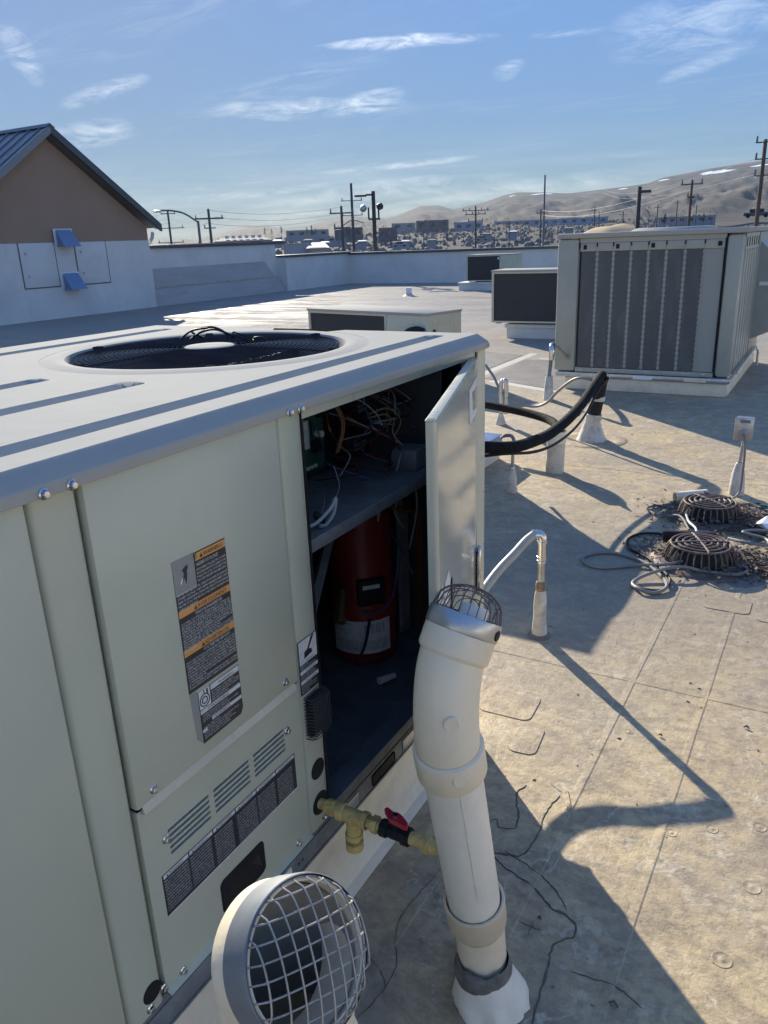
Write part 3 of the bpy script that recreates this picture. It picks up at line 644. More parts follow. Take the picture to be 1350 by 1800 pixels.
for a, b_ in SL:
    for k, z in enumerate(ZS): obj('louvre', MB().box(-.014, -.009, a+.001, b_-.001, z-.006, z-.0005), 'trim_paint' if k == 2 else 'dark_in', lp, smooth=False)
# recessed handle
o = MB(); rr = rnd_rect(.138, .082, .014)
fr = [(.0006, .868+u, .393+v) for u, v in rr]; inn = [(.0006, .873+u*.93, .396+v*.93) for u, v in rr]; dp = [(-.0, .876+u*.9, .398+v*.9) for u, v in rr]
n_ = len(rr)
o.add(fr+[(.003, p[1], p[2]) for p in inn], [(i, (i+1) % n_, n_+(i+1) % n_, n_+i) for i in range(n_)])
o.add([(.003, p[1], p[2]) for p in inn]+[(.0012, p[1], p[2]) for p in dp], [(i, (i+1) % n_, n_+(i+1) % n_, n_+i) for i in range(n_)]+[tuple(range(n_, 2*n_))])
hd = obj('recessed_handle', o, 'black', U1)
obj('finger_pocket', MB().add([(.0014, .985, .452), (.0014, .995, .412), (.0014, .965, .445)], [(0, 1, 2)]), 'label_black', hd)
# post with caution label and knock-outs
post('post', 1.1715, 1.2475, .352, 1.352, -.001)
obj('door_jamb', MB().box(-.045, -.012, 1.250, 1.258, .36, 1.338), 'trim_paint', U1)
obj('door_gasket', MB().box(-.03, -.008, 1.2585, 1.264, .36, 1.338), 'black', U1)
for (y_, z_, r_) in ((.675, .395, .021), (1.215, .508, .026), (1.215, .413, .030)):
    obj('knockout', MB().lathe([(r_, 0), (r_*.96, .001), (.0001, .0012)], (-.0008, y_, z_), (1, 0, 0), 28), 'black', U1)
# mesh covered combustion air inlet
cg = MB()
for z in np.linspace(.612, .712, 13): cg.sweep([(0, 1.181, z), (.018, 1.184, z), (.024, 1.190, z), (.026, 1.215, z), (.024, 1.238, z), (.018, 1.244, z), (0, 1.247, z)], .0011, 5)
for y in np.linspace(1.184, 1.244, 9): cg.sweep([(0, y, .608), (.018, y, .611), (.025, y, .62), (.026, y, .66), (.025, y, .705), (.018, y, .713), (0, y, .716)], .0011, 5)
ib = obj('air_inlet', MB().box(-.0005, .015, 1.185, 1.243, .613, .711, b=.005), 'black', U1)
obj('wire_mesh', cg, 'pole_dark', ib)
# far corner post
o = MB(); q = []
for a in range(0, 91, 15): q.append((-.03+.03*math.cos(rad(a)), YF-.03+.03*math.sin(rad(a))))
poly = [(-.055, 2.140), (-.002, 2.140), (0, 2.143)]+q+[(-.055, YF)]
obj('corner_post', MB().prism([(x, y, .352) for x, y in poly], (0, 0, 1.0)), 'trim_paint', U1, ang=40)
obj('door_gasket', MB().box(-.03, -.004, 2.130, 2.137, .36, 1.338), 'black', U1)
obj('header', MB().box(-.03, -.006, 1.26, 2.14, 1.322, 1.352), 'trim_paint', U1)
obj('sill', MB().box(-.06, -.002, 1.26, 2.14, .357, .372), 'galv_dark', U1)
for p in ((.003, .745, .788), (.003, 1.12, .791), (.0002, .757, .672), (.0002, 1.115, .674), (.0002, .748, .372), (.0002, 1.119, .373), (-.0008, .700, .378), (-.0008, .665, .366), (-.0008, 1.225, .366)): bolt(U1, p)
# top cover
ZT = 1.3855
GR = [(-.125, 'full'), (-.40, 1.20), (-.66, 1.155), (-1.185, 'full2')]
def cover():
    o = MB()
    FC, FR = Vector((-.635, 1.70)), .452
    # side skirt profile round the far corner: vertical band, radius, then flat
    prof = [(.004, 1.344), (.011, 1.344), (.012, 1.346), (.012, 1.3595), (.0095, 1.3635), (-.0215, 1.3845), (-.024, ZT)]
    def outline(off):
        r_ = .035; P = [(X0+off, YN)]
        for a in range(0, 91, 15): P.append((X0-r_+(r_+off)*math.cos(rad(a)), YF-r_+(r_+off)*math.sin(rad(a))))
        for a in range(90, 181, 15): P.append((XL+r_+(r_+off)*math.cos(rad(a)), YF-r_+(r_+off)*math.sin(rad(a))))
        P.append((XL-off, YN)); return P
    rings = [[(x, y, z) for x, y in outline(off)] for off, z in prof]; k = len(rings[0]); vs = [p for r in rings for p in r]
    o.add(vs, [(i*k+j, i*k+j+1, (i+1)*k+j+1, (i+1)*k+j) for i in range(len(prof)-1) for j in range(k-1)])
    return o, rings[-1], FC, FR
o, edge, FC, FR = cover()
cap = obj('top_cover', o, 'cap_paint', U1, ang=22)
# flat sheet as a height grid: channels pressed in, fan orifice left open
bm = bmesh.new(); xs = []
chan = [(-.125, YN, 2.12), (-.395, YN, 1.20), (-.655, YN, 1.16), (-1.19, YN, 2.10)]
CW, CD = .030, .011
def cz(x, y):
    z = ZT
    for cx_, a, b_ in chan:
        e = max(0, min(1, (b_-y)/.02))
        d = x-(cx_-CW)
        if 0 <= d <= 2*CW:
            if d < .022: h = d/.022
            elif d > 2*CW-.008: h = (2*CW-d)/.008
            else: h = 1
            z -= CD*h*e
    return z
gx = sorted(set([XL+.024, -.024]+[round(v, 4) for v in np.linspace(XL+.024, -.024, 60)]+[v for c, a, b_ in chan for v in (c-CW, c-CW+.022, c+CW-.008, c+CW)]))
gy = sorted(set([YN, YF-.024]+[round(v, 4) for v in np.linspace(YN, YF-.024, 80)]+[v for c, a, b_ in chan for v in (b_, b_-.02)]))
gx = [v for i, v in enumerate(gx) if i == 0 or v-gx[i-1] > .0008]; gy = [v for i, v in enumerate(gy) if i == 0 or v-gy[i-1] > .0008]
V = [[bm.verts.new((x, y, cz(x, y))) for y in gy] for x in gx]
def snap(v):
    d = Vector((v.co.x, v.co.y))-FC
    return d.length
ring = {}
for i in range(len(gx)-1):
    for j in range(len(gy)-1):
        q = [V[i][j], V[i+1][j], V[i+1][j+1], V[i][j+1]]
        if min(snap(v) for v in q) > FR: bm.faces.new(q)
# pull the ragged inner edge onto the circle
for v in list(bm.verts):
    if not v.link_faces: bm.verts.remove(v)
for v in bm.verts:
    d = Vector((v.co.x, v.co.y))-FC
    if v.is_boundary and d.length < FR+.06: d = d.normalized()*FR; v.co.x, v.co.y = FC.x+d.x, FC.y+d.y; v.co.z = ZT
me_ = MB(); bm.verts.index_update(); me_.add([v.co.copy() for v in bm.verts], [[v.index for v in f.verts] for f in bm.faces]); bm.free()
obj('top_sheet', me_, 'cap_paint', cap, ang=20)
obj('fan_orifice', MB().lathe([(FR+.004, 0), (FR-.012, .002), (FR-.03, .005), (FR-.05, .0055), (FR-.064, .002), (FR-.072, -.010), (FR-.074, -.10)], (FC.x, FC.y, ZT-.001), n=96), 'cap_paint', cap, ang=40)
obj('fan_shroud', MB().lathe([(FR-.0745, -.10), (FR-.0745, -.3), (.001, -.3)], (FC.x, FC.y, ZT-.001), n=48), 'black', cap)
fg = thing('x', 'x', 'x') if False else None
gz = ZT+.006
grl = obj('fan_grille', MB().lathe([(.070, .001), (.066, .003), (.03, .003), (.0005, .003)], (FC.x, FC.y, gz), n=40), 'cap_paint', U1)
for k in range(22):
    r_ = .090+k*.0132
    o = MB(); zz_ = gz+.002-.010*(k/21)**2
    o.sweep([(FC.x+r_*math.cos(a), FC.y+r_*math.sin(a), zz_) for a in np.linspace(0, 2*math.pi, 72, endpoint=False)], .0014, 6, closed=True)
    obj('grille_ring', o, 'grille', grl)
for k in range(6):
    a = rad(12+60*k); o = MB(); o.sweep([(FC.x+r_*math.cos(a), FC.y+r_*math.sin(a), gz-.003-.010*((r_-.1)/.27)**2) for r_ in (.09, .2, .3, .385)], .0028, 6); obj('grille_spoke', o, 'grille', grl)
    obj('grille_foot', MB().box(-.012, .012, -.012, .012, -.010, .006, b=.003, T=Matrix.Translation((FC.x+.378*math.cos(a), FC.y+.378*math.sin(a), gz-.008)) @ Matrix.Rotation(a, 4, 'Z')), 'grille', grl)
fanb = MB()
for k in range(4):
    a = rad(90*k+20); T = Matrix.Translation((FC.x, FC.y, ZT-.10)) @ Matrix.Rotation(a, 4, 'Z')
    fanb.add([T @ Vector(p) for p in ((.05, -.03, .01), (.36, -.09, .02), (.37, .10, -.03), (.05, .05, -.02))], [(0, 1, 2, 3)])
obj('fan_blades', fanb, 'black', U1)
obj('fan_motor', MB().lathe([(.0005, .02), (.06, .02), (.065, 0), (.065, -.15)], (FC.x, FC.y, ZT-.09), n=24), 'black', U1)
# twisted ties left sticking up on the grille
for P in ([(-.80, 1.86, gz), (-.83, 1.84, gz+.035*.62), (-.79, 1.88, gz+.05*.62), (-.73, 1.87, gz+.035*.62), (-.70, 1.86, gz+.002*.62)], [(-.82, 1.82, gz), (-.80, 1.85, gz+.03*.62), (-.74, 1.85, gz+.045*.62), (-.69, 1.87, gz+.01*.62), (-.685, 1.88, gz-.005)], [(-.79, 1.87, gz+.048*.62), (-.82, 1.83, gz+.04*.62), (-.84, 1.80, gz+.005*.62)],
          [(-.60, 1.83, gz), (-.62, 1.80, gz+.03*.62), (-.64, 1.81, gz+.045*.62), (-.62, 1.84, gz+.02*.62), (-.58, 1.83, gz+.004*.62), (-.60, 1.80, gz-.002)], [(-.56, 1.84, gz), (-.57, 1.82, gz+.018*.62), (-.55, 1.83, gz+.02*.62), (-.545, 1.85, gz)]):
    obj('cable_tie', MB().sweep(spline(P, 6), .0035 if P[0][0] < -.7 else .002, 6), 'black', grl)
for y_ in (.637, .683, 1.195, 1.231): bolt(U1, (.0122, y_, 1.350))
bolt(U1, (.008, 2.19, 1.352))

# ---- labels on the unit
def strip_text(lines, u, v, hh, mw, gap): return [(s, u, v-i*gap, hh, mw) for i, s in enumerate(lines)]
W_EN = ['DISCONNECT ALL ELECTRIC POWER', 'INCLUDING REMOTE DISCONNECTS AND', 'FOLLOW LOCK OUT AND TAG', 'PROCEDURES BEFORE SERVICING.']
W_EN2 = ['INSURE THAT ALL MOTOR CAPACITORS HAVE DISCHARGED', 'STORED VOLTAGE. UNITS WITH VARIABLE SPEED DRIVE', 'REFER TO DRIVE INSTRUCTIONS FOR CAPACITOR DISCHARGE.', 'FAILURE TO DO THE ABOVE COULD RESULT IN DEATH OR', 'SERIOUS INJURY.']
W_FR = ['COUPER TOUTES LES TENSIONS ET OUVRIR LES', 'SECTIONNEURS A DISTANCE, PUIS SUIVRE LES PROCEDURES', 'DE VERROUILLAGE ET DES ETIQUETTES AVANT TOUTE', 'INTERVENTION. VERIFIER QUE TOUS LES CONDENSATEURS', 'DES MOTEURS SONT DECHARGES. DANS LE CAS D\'UNITES', 'COMPORTANT DES ENTRAINEMENTS A VITESSE VARIABLE, SE', 'REPORTER AUX INSTRUCTIONS DE L\'ENTRAINEMENT POUR', 'DECHARGER LES CONDENSATEURS.', 'NE PAS RESPECTER CES MESURES DE PRECAUTION PEUT', 'ENTRAINER DES BLESSURES GRAVES POUVANT ETRE', 'MORTELLES.']
W_ES = ['DESCONECTE TODA LA ENERGIA ELECTRICA, INCLUSO LAS', 'DESCONEXIONES REMOTAS Y SIGA LOS PROCEDIMIENTOS DE', 'CIERRE Y ETIQUETADO ANTES DE PROCEDER AL SERVICIO.', 'ASEGURESE DE QUE TODOS LOS CAPACITORES DEL MOTOR', 'HAYAN DESCARGADO EL VOLTAJE ALMACENADO. PARA LAS', 'UNIDADES CON TRANSMISION DE VELOCIDAD VARIABLE,', 'CONSULTE LAS INSTRUCCIONES PARA LA DESCARGA DEL', 'CONDENSADOR.', 'EL NO REALIZAR LO ANTERIORMENTE INDICADO, PODRIA', 'OCASIONAR LA MUERTE O SERIAS LESIONES PERSONALES.']
LX = .0046
lb = obj('warning_label', MB().box(LX-.0005, LX, .8525, .985, .912, 1.163), 'label_black', U1, smooth=False)
lb['label'] = 'black warning label with three orange bands'
obj('faded_pictogram', MB().box(LX+.0001, LX+.0006, .8525, .9035, 1.101, 1.164), 'label_grey', lb, smooth=False)
for (a, b_, z0, z1) in ((.9065, .9845, 1.1475, 1.161), (.8535, .984, 1.060, 1.073), (.8535, .984, .985, .998)): obj('orange_band', MB().box(LX+.0001, LX+.0007, a, b_, z0, z1), 'orange', lb, smooth=False)
obj('curled_corner', MB().add([(LX+.001, .905, 1.148), (LX+.008, .9045, 1.158), (LX+.001, .9115, 1.161)], [(0, 1, 2)]), 'label_white', lb, smooth=False)
UU, VV = (0, 1, 0), (0, 0, 1)
def tri(y, z, h, m='label_black'): return obj('warning_sign', MB().add([(LX+.0012, y, z), (LX+.0012, y+h*1.1, z), (LX+.0012, y+h*.55, z+h)], [(0, 1, 2)]), m, lb, smooth=False)
text_mesh([('WARNING', .926, 1.150, .0085, .05), ('AVERTISSEMENT', .8985, 1.062, .0085, .075), ('ADVERTENCIA', .905, .987, .0085, .065)], (LX+.0013, 0, 0), UU, VV, 'label_black', lb)
tri(.917, 1.150, .008); tri(.889, 1.062, .008); tri(.896, .987, .008)
L = [('HAZARDOUS VOLTAGE!', .9075, 1.1375, .0065, .055)]+strip_text(W_EN, .9065, 1.129, .0045, .075, .0068)+strip_text(W_EN2, .855, 1.1, .0045, .127, .0068)
L += [('TENSION DANGEREUSE!', .89, 1.052, .006, .07)]+strip_text(W_FR, .855, 1.0455, .0042, .127, .0052)
L += [('VOLTAJE PELIGROSO!', .90, .9775, .006, .07)]+strip_text(W_ES, .855, .9705, .0042, .127, .0056)
text_mesh(L, (LX+.0013, 0, 0), UU, VV, 'label_white', lb)
obj('pictogram_figure', MB().prism([(LX+.0008, .873, 1.143), (LX+.0008, .886, 1.150), (LX+.0008, .887, 1.143), (LX+.0008, .884, 1.140), (LX+.0008, .883, 1.128), (LX+.0008, .879, 1.116), (LX+.0008, .877, 1.128), (LX+.0008, .869, 1.119), (LX+.0008, .877, 1.136)], (.0004, 0, 0)), 'label_black', lb, smooth=False)
obj('pictogram_spark', MB().prism([(LX+.0008, .866, 1.122), (LX+.0008, .871, 1.130), (LX+.0008, .874, 1.128), (LX+.0008, .868, 1.118)], (.0003, 0, 0)), 'label_white', lb, smooth=False)
l2 = obj('warning_label', MB().prism([(LX-.0004, y, z) for y, z in ((.872, .798), (.978, .800), (.985, .812), (.984, .905), (.872, .905))], (.0005, 0, 0)), 'label_black', U1, smooth=False)
l2['label'] = 'lower faded black and white warning label'
obj('old_glue', MB().prism([(LX-.0006, y, z) for y, z in ((.853, .91), (.871, .91), (.871, .80), (.858, .815))], (.0004, 0, 0)), 'label_grey', l2, smooth=False)
for (a, b_, z0, z1) in ((.905, .983, .893, .904), (.873, .983, .858, .866), (.90, .983, .833, .840), (.873, .885, .82, .826)): obj('white_band', MB().box(LX+.0003, LX+.0007, a, b_, z0, z1), 'label_white', l2, smooth=False)
obj('pictogram_panel', MB().box(LX+.0003, LX+.0008, .873, .902, .868, .905), 'label_white', l2, smooth=False)
o = MB()
for r_ in (.012, .0065): o.sweep([(LX+.001, .887+r_*math.cos(a), .883+r_*math.sin(a)) for a in np.linspace(0, 2*math.pi, 24, endpoint=False)], .0012, 4, closed=True)
o.box(LX+.0009, LX+.0013, .886, .888, .895, .904); o.box(LX+.0009, LX+.0013, .893, .897, .893, .903)
obj('pictogram_fan', o, 'label_black', l2)
text_mesh([('WARNING', .925, .895, .0065, .045), ('AVERTISSEMENT', .89, .8595, .006, .06), ('ADVERTENCIA', .905, .8342, .005, .055)], (LX+.0013, 0, 0), UU, VV, 'label_black', l2)
T2 = ['ROTATING COMPONENTS!', 'DISCONNECT ALL ELECTRIC POWER', 'INCLUDING REMOTE DISCONNECTS', 'BEFORE SERVICING.', 'FAILURE TO DISCONNECT POWER']
text_mesh(strip_text(T2, .906, .8865, .0036, .074, .0052)+strip_text(['COMPOSANTS EN ROTATION!', 'COUPER TOUTES LES TENSIONS ET OUVRIR', 'LES SECTIONNEURS A DISTANCE'], .876, .852, .0036, .10, .0052)+strip_text(['PARTES GIRATORIAS!', 'DESCONECTE TODA LA ENERGIA ELECTRICA', 'ANTES DE PROCEDER AL SERVICIO.', 'EL NO DESCONECTAR PODRIA CAUSAR', 'LESIONES GRAVES O LA MUERTE.'], .876, .827, .0034, .10, .0052), (LX+.0013, 0, 0), UU, VV, 'label_white', l2)
# long strip label on lower panel (x = 0)
LX0 = LX; LX = .0006
l3 = obj('strip_label', MB().box(.0002, .0007, .735, 1.133, .516, .606), 'label_black', U1, smooth=False); l3['label'] = 'long black strip label with six warning columns'
heads = ['WARNING', 'WARNING', 'AVERTISSEMENT', 'AVERTISSEMENT', 'ADVERTENCIA', 'ADVERTENCIA']
body = ['FIRE OR EXPLOSION HAZARD', 'FAILURE TO FOLLOW SAFETY WARNINGS', 'EXACTLY COULD RESULT IN SERIOUS', 'INJURY, DEATH OR PROPERTY DAMAGE.', 'DO NOT STORE OR USE GASOLINE OR', 'OTHER FLAMMABLE VAPORS AND', 'LIQUIDS IN THE VICINITY OF THIS', 'OR ANY OTHER APPLIANCE.', 'WHAT TO DO IF YOU SMELL GAS', 'DO NOT TRY TO LIGHT ANY APPLIANCE', 'DO NOT TOUCH ANY ELECTRICAL SWITCH']
L1, L2 = [], []
for k, h in enumerate(heads):
    a = .738+k*.0658
    obj('white_band', MB().box(.0008, .0011, a, a+.0625, .5965, .6045), 'label_white', l3, smooth=False)
    tri(a+.006, .598, .0052).parent = l3
    L1.append((h, a+.013, .5982, .0052, .04)); L2 += strip_text(body, a, .5895-(.002*k % 3), .0036, .060-(k % 3)*.004, .0064)
LX = LX0
text_mesh(L1, (.0018, 0, 0), UU, VV, 'label_black', l3); text_mesh(L2, (.0018, 0, 0), UU, VV, 'label_white', l3)
o = MB()
for k in range(60):
    y = .738+k*.0066; o.prism([(.0004, y, .5158), (.0004, y+.0066, .5158), (.0004, y+.0066, .5138-random.random()*.001), (.0004, y+.003, .5125-random.random()*.004*(random.random() < .25))], (.0003, 0, 0))
obj('torn_edge', o, 'label_white', l3, smooth=False)
# caution label on the post
l4 = obj('caution_label', MB().box(-.0008, -.0003, 1.1765, 1.2455, .722, .853), 'label_black', U1, smooth=False); l4['label'] = 'tall caution label with a hand pictogram'
for (z0, z1) in ((.803, .851), (.772, .780), (.748, .756), (.795, .8025)): obj('white_band', MB().box(-.0002, .0001, 1.179, 1.244, z0, z1), 'label_white', l4, smooth=False)
obj('pictogram_hand', MB().prism([(.0002, y, z) for y, z in ((1.196, .806), (1.226, .810), (1.224, .820), (1.214, .823), (1.236, .850), (1.226, .850), (1.208, .824), (1.198, .822))], (.0003, 0, 0)), 'label_black', l4, smooth=False)
text_mesh([('CAUTION', 1.202, .7965, .0048, .03), ('ATTENTION', 1.199, .7735, .0048, .034), ('PRECAUCION', 1.197, .7495, .0048, .038)], (.0003, 0, 0), UU, VV, 'label_black', l4)
text_mesh(strip_text(['SHARP EDGES!', 'FAILURE TO FOLLOW INSTRUCTIONS', 'COULD RESULT IN INJURY.'], 1.18, .7895, .0034, .055, .0055)+strip_text(['BORDS TRANCHANTS!', 'LE NON-RESPECT POURRAIT', 'ENTRAINER DES BLESSURES.'], 1.18, .766, .0034, .055, .0055)+strip_text(['BORDES FILOSOS!', 'EL NO SEGUIR LAS INSTRUCCIONES', 'PODRIA PROVOCAR LESIONES.', 'PERSONALES.'], 1.18, .742, .0034, .055, .0052), (.0003, 0, 0), UU, VV, 'label_white', l4)

# ---- open door
H = Vector((.004, 2.128, 0)); FE = Vector((.265, 1.324, 0)); du = (FE-H).normalized(); dn = Vector((-du.y, du.x, 0)); WD = (FE-H).length
Z0, Z1 = .318, 1.322
T = Matrix(((du.x, dn.x, 0, H.x), (du.y, dn.y, 0, H.y), (0, 0, 1, 0), (0, 0, 0, 1)))  # local: u along door, v outward, z up
o = MB(); r_ = .012
pf = [(0.004, -.001), (0.002, -.004), (.002, -.026), (.018, -.026), (.018, -.003)]
sect = [(0, -.022), (0, -.003), (.003, 0)]+[(WD-r_+r_*math.sin(rad(a)), -r_+r_*math.cos(rad(a))) for a in range(0, 91, 15)]+[(WD, -.022), (WD-.02, -.028), (WD-.02, -.026), (WD-.002, -.026)][:2]+[(WD-.02, -.028)]
sect = [(0, -.022), (0, -.003), (.003, 0)]+[(WD-r_+r_*math.sin(rad(a)), -r_+r_*math.cos(rad(a))) for a in range(0, 91, 15)]+[(WD, -.022)]
zs_ = [Z0, Z1]
o.prism([T @ Vector((u, v, Z0)) for u, v in sect], (0, 0, Z1-Z0))
door = obj('door', o, 'gloss_paint', U1, ang=30); door['label'] = 'glossy door swung open, reflecting the roof'
obj('door_lip', MB().box(.0, WD-.002, -.0235, -.0025, Z1-.0005, Z1+.004, b=.0015, T=T), 'trim_paint', door)
obj('door_notch', MB().box(WD-.020, WD-.004, -.021, -.006, Z1+.0035, Z1+.0045, T=T), 'black', door)
obj('door_insulation', MB().box(.06, WD-.10, -.034, -.0225, Z0+.06, Z1-.06, T=T), 'galv', door)
def dquad(name, pts, m, off=.0008): return obj(name, MB().prism([T @ Vector((u, off, z)) for u, z in pts], dn*.0006), m, door, smooth=False)
def duv(px, py):
    d = ray(px, py); k = (H-CAM).dot(dn)/d.dot(dn); q = CAM+d*k-H; return (q.dot(du), q.z)
dquad('white_sticker', [duv(*p) for p in ((824.4, 687), (837.3, 660), (837.3, 678.5), (829, 690), (830.2, 723), (837.6, 715), (837.8, 722), (834, 731), (824.6, 748))], 'label_white')
dquad('round_sticker', [(.016+.012*math.cos(rad(a)), 1.262+.03*math.sin(rad(a))) for a in range(0, 360, 30)], 'white')
dquad('torn_sticker', [(.03, .725), (.028, .76), (.012, .80), (.006, .775), (.012, .74), (.02, .72)], 'label_white')
for P in ([duv(*p) for p in ((783, 1062), (779, 1040), (783, 1020), (788, 1002), (791, 1018), (788, 1045), (786, 1062))], [duv(*p) for p in ((768, 1060), (772, 1042), (777, 1030), (779, 1035), (776, 1062))]): dquad('torn_sticker', P, 'label_white')
q_ = duv(793, 1030); obj('sticker_strip', MB().box(q_[0]-.006, q_[0]+.006, .001, .003, q_[1]-.09, q_[1]+.02, T=T), 'black', door)
hp = MB(); hz0, hz1, hu = .575, .745, .034
for rr_, m_ in ((.011, 0),):
    hp.sweep([T @ Vector((hu+.022*math.cos(a), .010, (hz0+hz1)/2+(hz1-hz0)/2*math.sin(a)*.98)) for a in np.linspace(0, 2*math.pi, 28, endpoint=False)], .006, 8, closed=True)
hd = obj('handle', hp, 'steel', door)
obj('handle_recess', MB().box(hu-.018, hu+.018, .0012, .005, hz0+.012, hz1-.012, b=.003, T=T), 'black', hd)
obj('handle_lever', MB().box(hu-.006, hu+.007, .006, .014, hz0+.02, hz1-.03, b=.003, T=T), 'steel', hd)
obj('door_stay', MB().box(-.004, 0, 2.143, 2.153, .5, 1.2), 'galv_dark', U1) if False else None

# ---- inside of the open bay
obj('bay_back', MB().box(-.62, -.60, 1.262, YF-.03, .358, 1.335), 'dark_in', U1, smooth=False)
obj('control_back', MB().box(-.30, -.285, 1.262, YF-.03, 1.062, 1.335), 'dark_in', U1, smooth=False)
obj('shelf', MB().box(-.30, -.010, 1.264, 2.128, 1.040, 1.050), 'galv_dark', U1)
obj('shelf_lip', MB().box(-.013, -.008, 1.264, 2.128, 1.026, 1.056, b=.002), 'galv_dark', U1)
obj('control_box_end', MB().box(-.285, -.03, 1.95, 1.955, 1.052, 1.32), 'dark_in', U1, smooth=False)
# circuit board
pb = obj('circuit_board', MB().box(-.262, -.258, 1.50, 1.70, 1.085, 1.30), 'pcb', U1, smooth=False)
for (y, z, w_, h_, d, mm) in ((1.60, 1.19, .018, .075, .014, 'label_white'), (1.585, 1.235, .012, .03, .012, 'label_white'), (1.54, 1.245, .04, .012, .012, 'label_white'), (1.645, 1.15, .03, .03, .02, 'black'), (1.54, 1.15, .03, .03, .008, 'black'), (1.67, 1.24, .02, .03, .02, 'black'), (1.56, 1.20, .02, .02, .006, 'black')):
    obj('connector', MB().box(-.258, -.258+d, y-w_/2, y+w_/2, z-h_/2, z+h_/2, b=.001), mm, pb)
for y, z in ((1.535, 1.135), (1.66, 1.18)): obj('capacitor', MB().lathe([(.0001, .02), (.009, .02), (.009, 0)], (-.258, y, z), (1, 0, 0), 14), 'label_white', pb)
for k in range(7): obj('terminal', MB().box(-.258, -.250, 1.53+k*.018, 1.537+k*.018, 1.093, 1.101), 'label_white', pb)
for (y, z, h_, w_) in ((1.82, 1.22, .05, .06), (1.80, 1.12, .07, .10)): 
    c_ = obj('contactor', MB().box(-.285, -.21, y-w_/2, y+w_/2, z-h_/2, z+h_/2, b=.003), 'black', U1); obj('contactor_face', MB().box(-.2098, -.207, y-w_/3, y+w_/3, z-.01, z+.01), 'galv', c_)
obj('transformer', MB().box(-.13, -.05, 1.83, 1.91, 1.051, 1.11, b=.004), 'galv_dark', U1)
rnd = random.Random(11)
def wirep(P, m, r_=.0022, par=U1): return obj('wire', MB().sweep(spline(P, 6), r_, 5), m, par)
for k in range(22):
    y = rnd.uniform(1.62, 2.0); z = rnd.uniform(1.2, 1.33); mm = rnd.choice(['wire_red', 'black', 'wire_blue', 'black', 'wire_red', 'wire_white', 'copper'])
    P = [(-.25, y, z)]
    for q in range(4): y += rnd.uniform(-.06, .07); z = max(1.065, z-rnd.uniform(.01, .07)); P.append((-.25+rnd.uniform(0, .17), y, z))
    wirep(P, mm, rnd.uniform(.0014, .0026))
for k in range(4): wirep([(-.22+.006*k, 1.53+.004*k, 1.31), (-.18, 1.60+.006*k, 1.29), (-.16, 1.635+.005*k, 1.22), (-.18, 1.63+.005*k, 1.14)], ('wire_red', 'wire_yellow', 'wire_red', 'copper')[k], .0022)
wirep([(-.15, 1.76, 1.22), (-.12, 1.80, 1.23), (-.10, 1.84, 1.19), (-.12, 1.83, 1.14)], 'wire_yellow', .002); wirep([(-.15, 1.75, 1.21), (-.12, 1.79, 1.215), (-.12, 1.82, 1.19), (-.16, 1.83, 1.16)], 'wire_yellow', .002)
wirep([(-.2, 1.90, 1.31), (-.17, 1.90, 1.26), (-.16, 1.87, 1.20), (-.15, 1.85, 1.15)], 'wire_yellow', .0018)
wirep([(-.1, 1.84, 1.10), (-.09, 1.81, 1.09), (-.09, 1.79, 1.06)], 'wire_white', .0022); wirep([(-.2, 1.80, 1.31), (-.18, 1.78, 1.27), (-.19, 1.80, 1.23)], 'wire_white', .0018)
wirep([(-.05, 1.28, 1.075), (-.045, 1.33, 1.065), (-.04, 1.39, 1.085), (-.045, 1.42, 1.10), (-.04, 1.40, 1.07), (-.035, 1.36, 1.055), (-.035, 1.34, 1.06)], 'wire_white', .005)
wirep([(-.05, 1.37, 1.054), (-.05, 1.36, 1.075), (-.055, 1.35, 1.08), (-.05, 1.36, 1.06)], 'black', .007)
wirep([(-.2, 1.52, 1.09), (-.15, 1.49, 1.085), (-.09, 1.44, 1.09), (-.06, 1.38, 1.07)], 'cable_grey', .0016); wirep([(-.14, 1.56, 1.13), (-.10, 1.52, 1.09), (-.06, 1.42, 1.08)], 'wire_white', .0012)
# compressor
cpx, cpy = -.33, 1.965
cs = obj('compressor', MB().lathe([(.0005, .565), (.05, .56), (.085, .535), (.098, .50), (.10, .47), (.10, .26), (.107, .245), (.107, .02), (.10, .0)], (cpx, cpy, .365), n=40), 'red_paint', U1)
o = MB(); cn = math.atan2(-cpy+0.0, .92-cpx)
a0 = math.atan2(0-cpy, .92-cpx); arc = [a0+rad(x) for x in np.linspace(-62, 48, 20)]
o.add([(cpx+.1083*math.cos(a), cpy+.1083*math.sin(a), z) for a in arc for z in (.405, .52)], [(2*i, 2*i+2, 2*i+3, 2*i+1) for i in range(19)])
cl_ = obj('compressor_label', o, 'label_white', U1); cl_['label'] = 'pale rating label wrapped round the red compressor'
def cyl_text(lines, m):
    mb_ = MB()
    for (s, da, z, h, mw) in lines:
        text_mesh([(s, 0, 0, h, mw)], (0, 0, 0), (1, 0, 0), (0, 1, 0), m, cl_, 'tmp')
        tmp = cl_.children[-1]
        vs = [(cpx+.1088*math.cos(a0+rad(da)+v.co.x/.1088), cpy+.1088*math.sin(a0+rad(da)+v.co.x/.1088), z+v.co.y) for v in tmp.data.vertices]
        mb_.add(vs, [tuple(p.vertices) for p in tmp.data.polygons]); d_ = tmp.data; bpy.data.objects.remove(tmp); bpy.data.meshes.remove(d_)
    me = bpy.data.meshes.new('lettering'); me.from_pydata(mb_.v, [], mb_.f); me.materials.append(M[m]); o_ = bpy.data.objects.new('lettering', me); C.objects.link(o_); o_.parent = cl_; o_['kind'] = 'stuff'
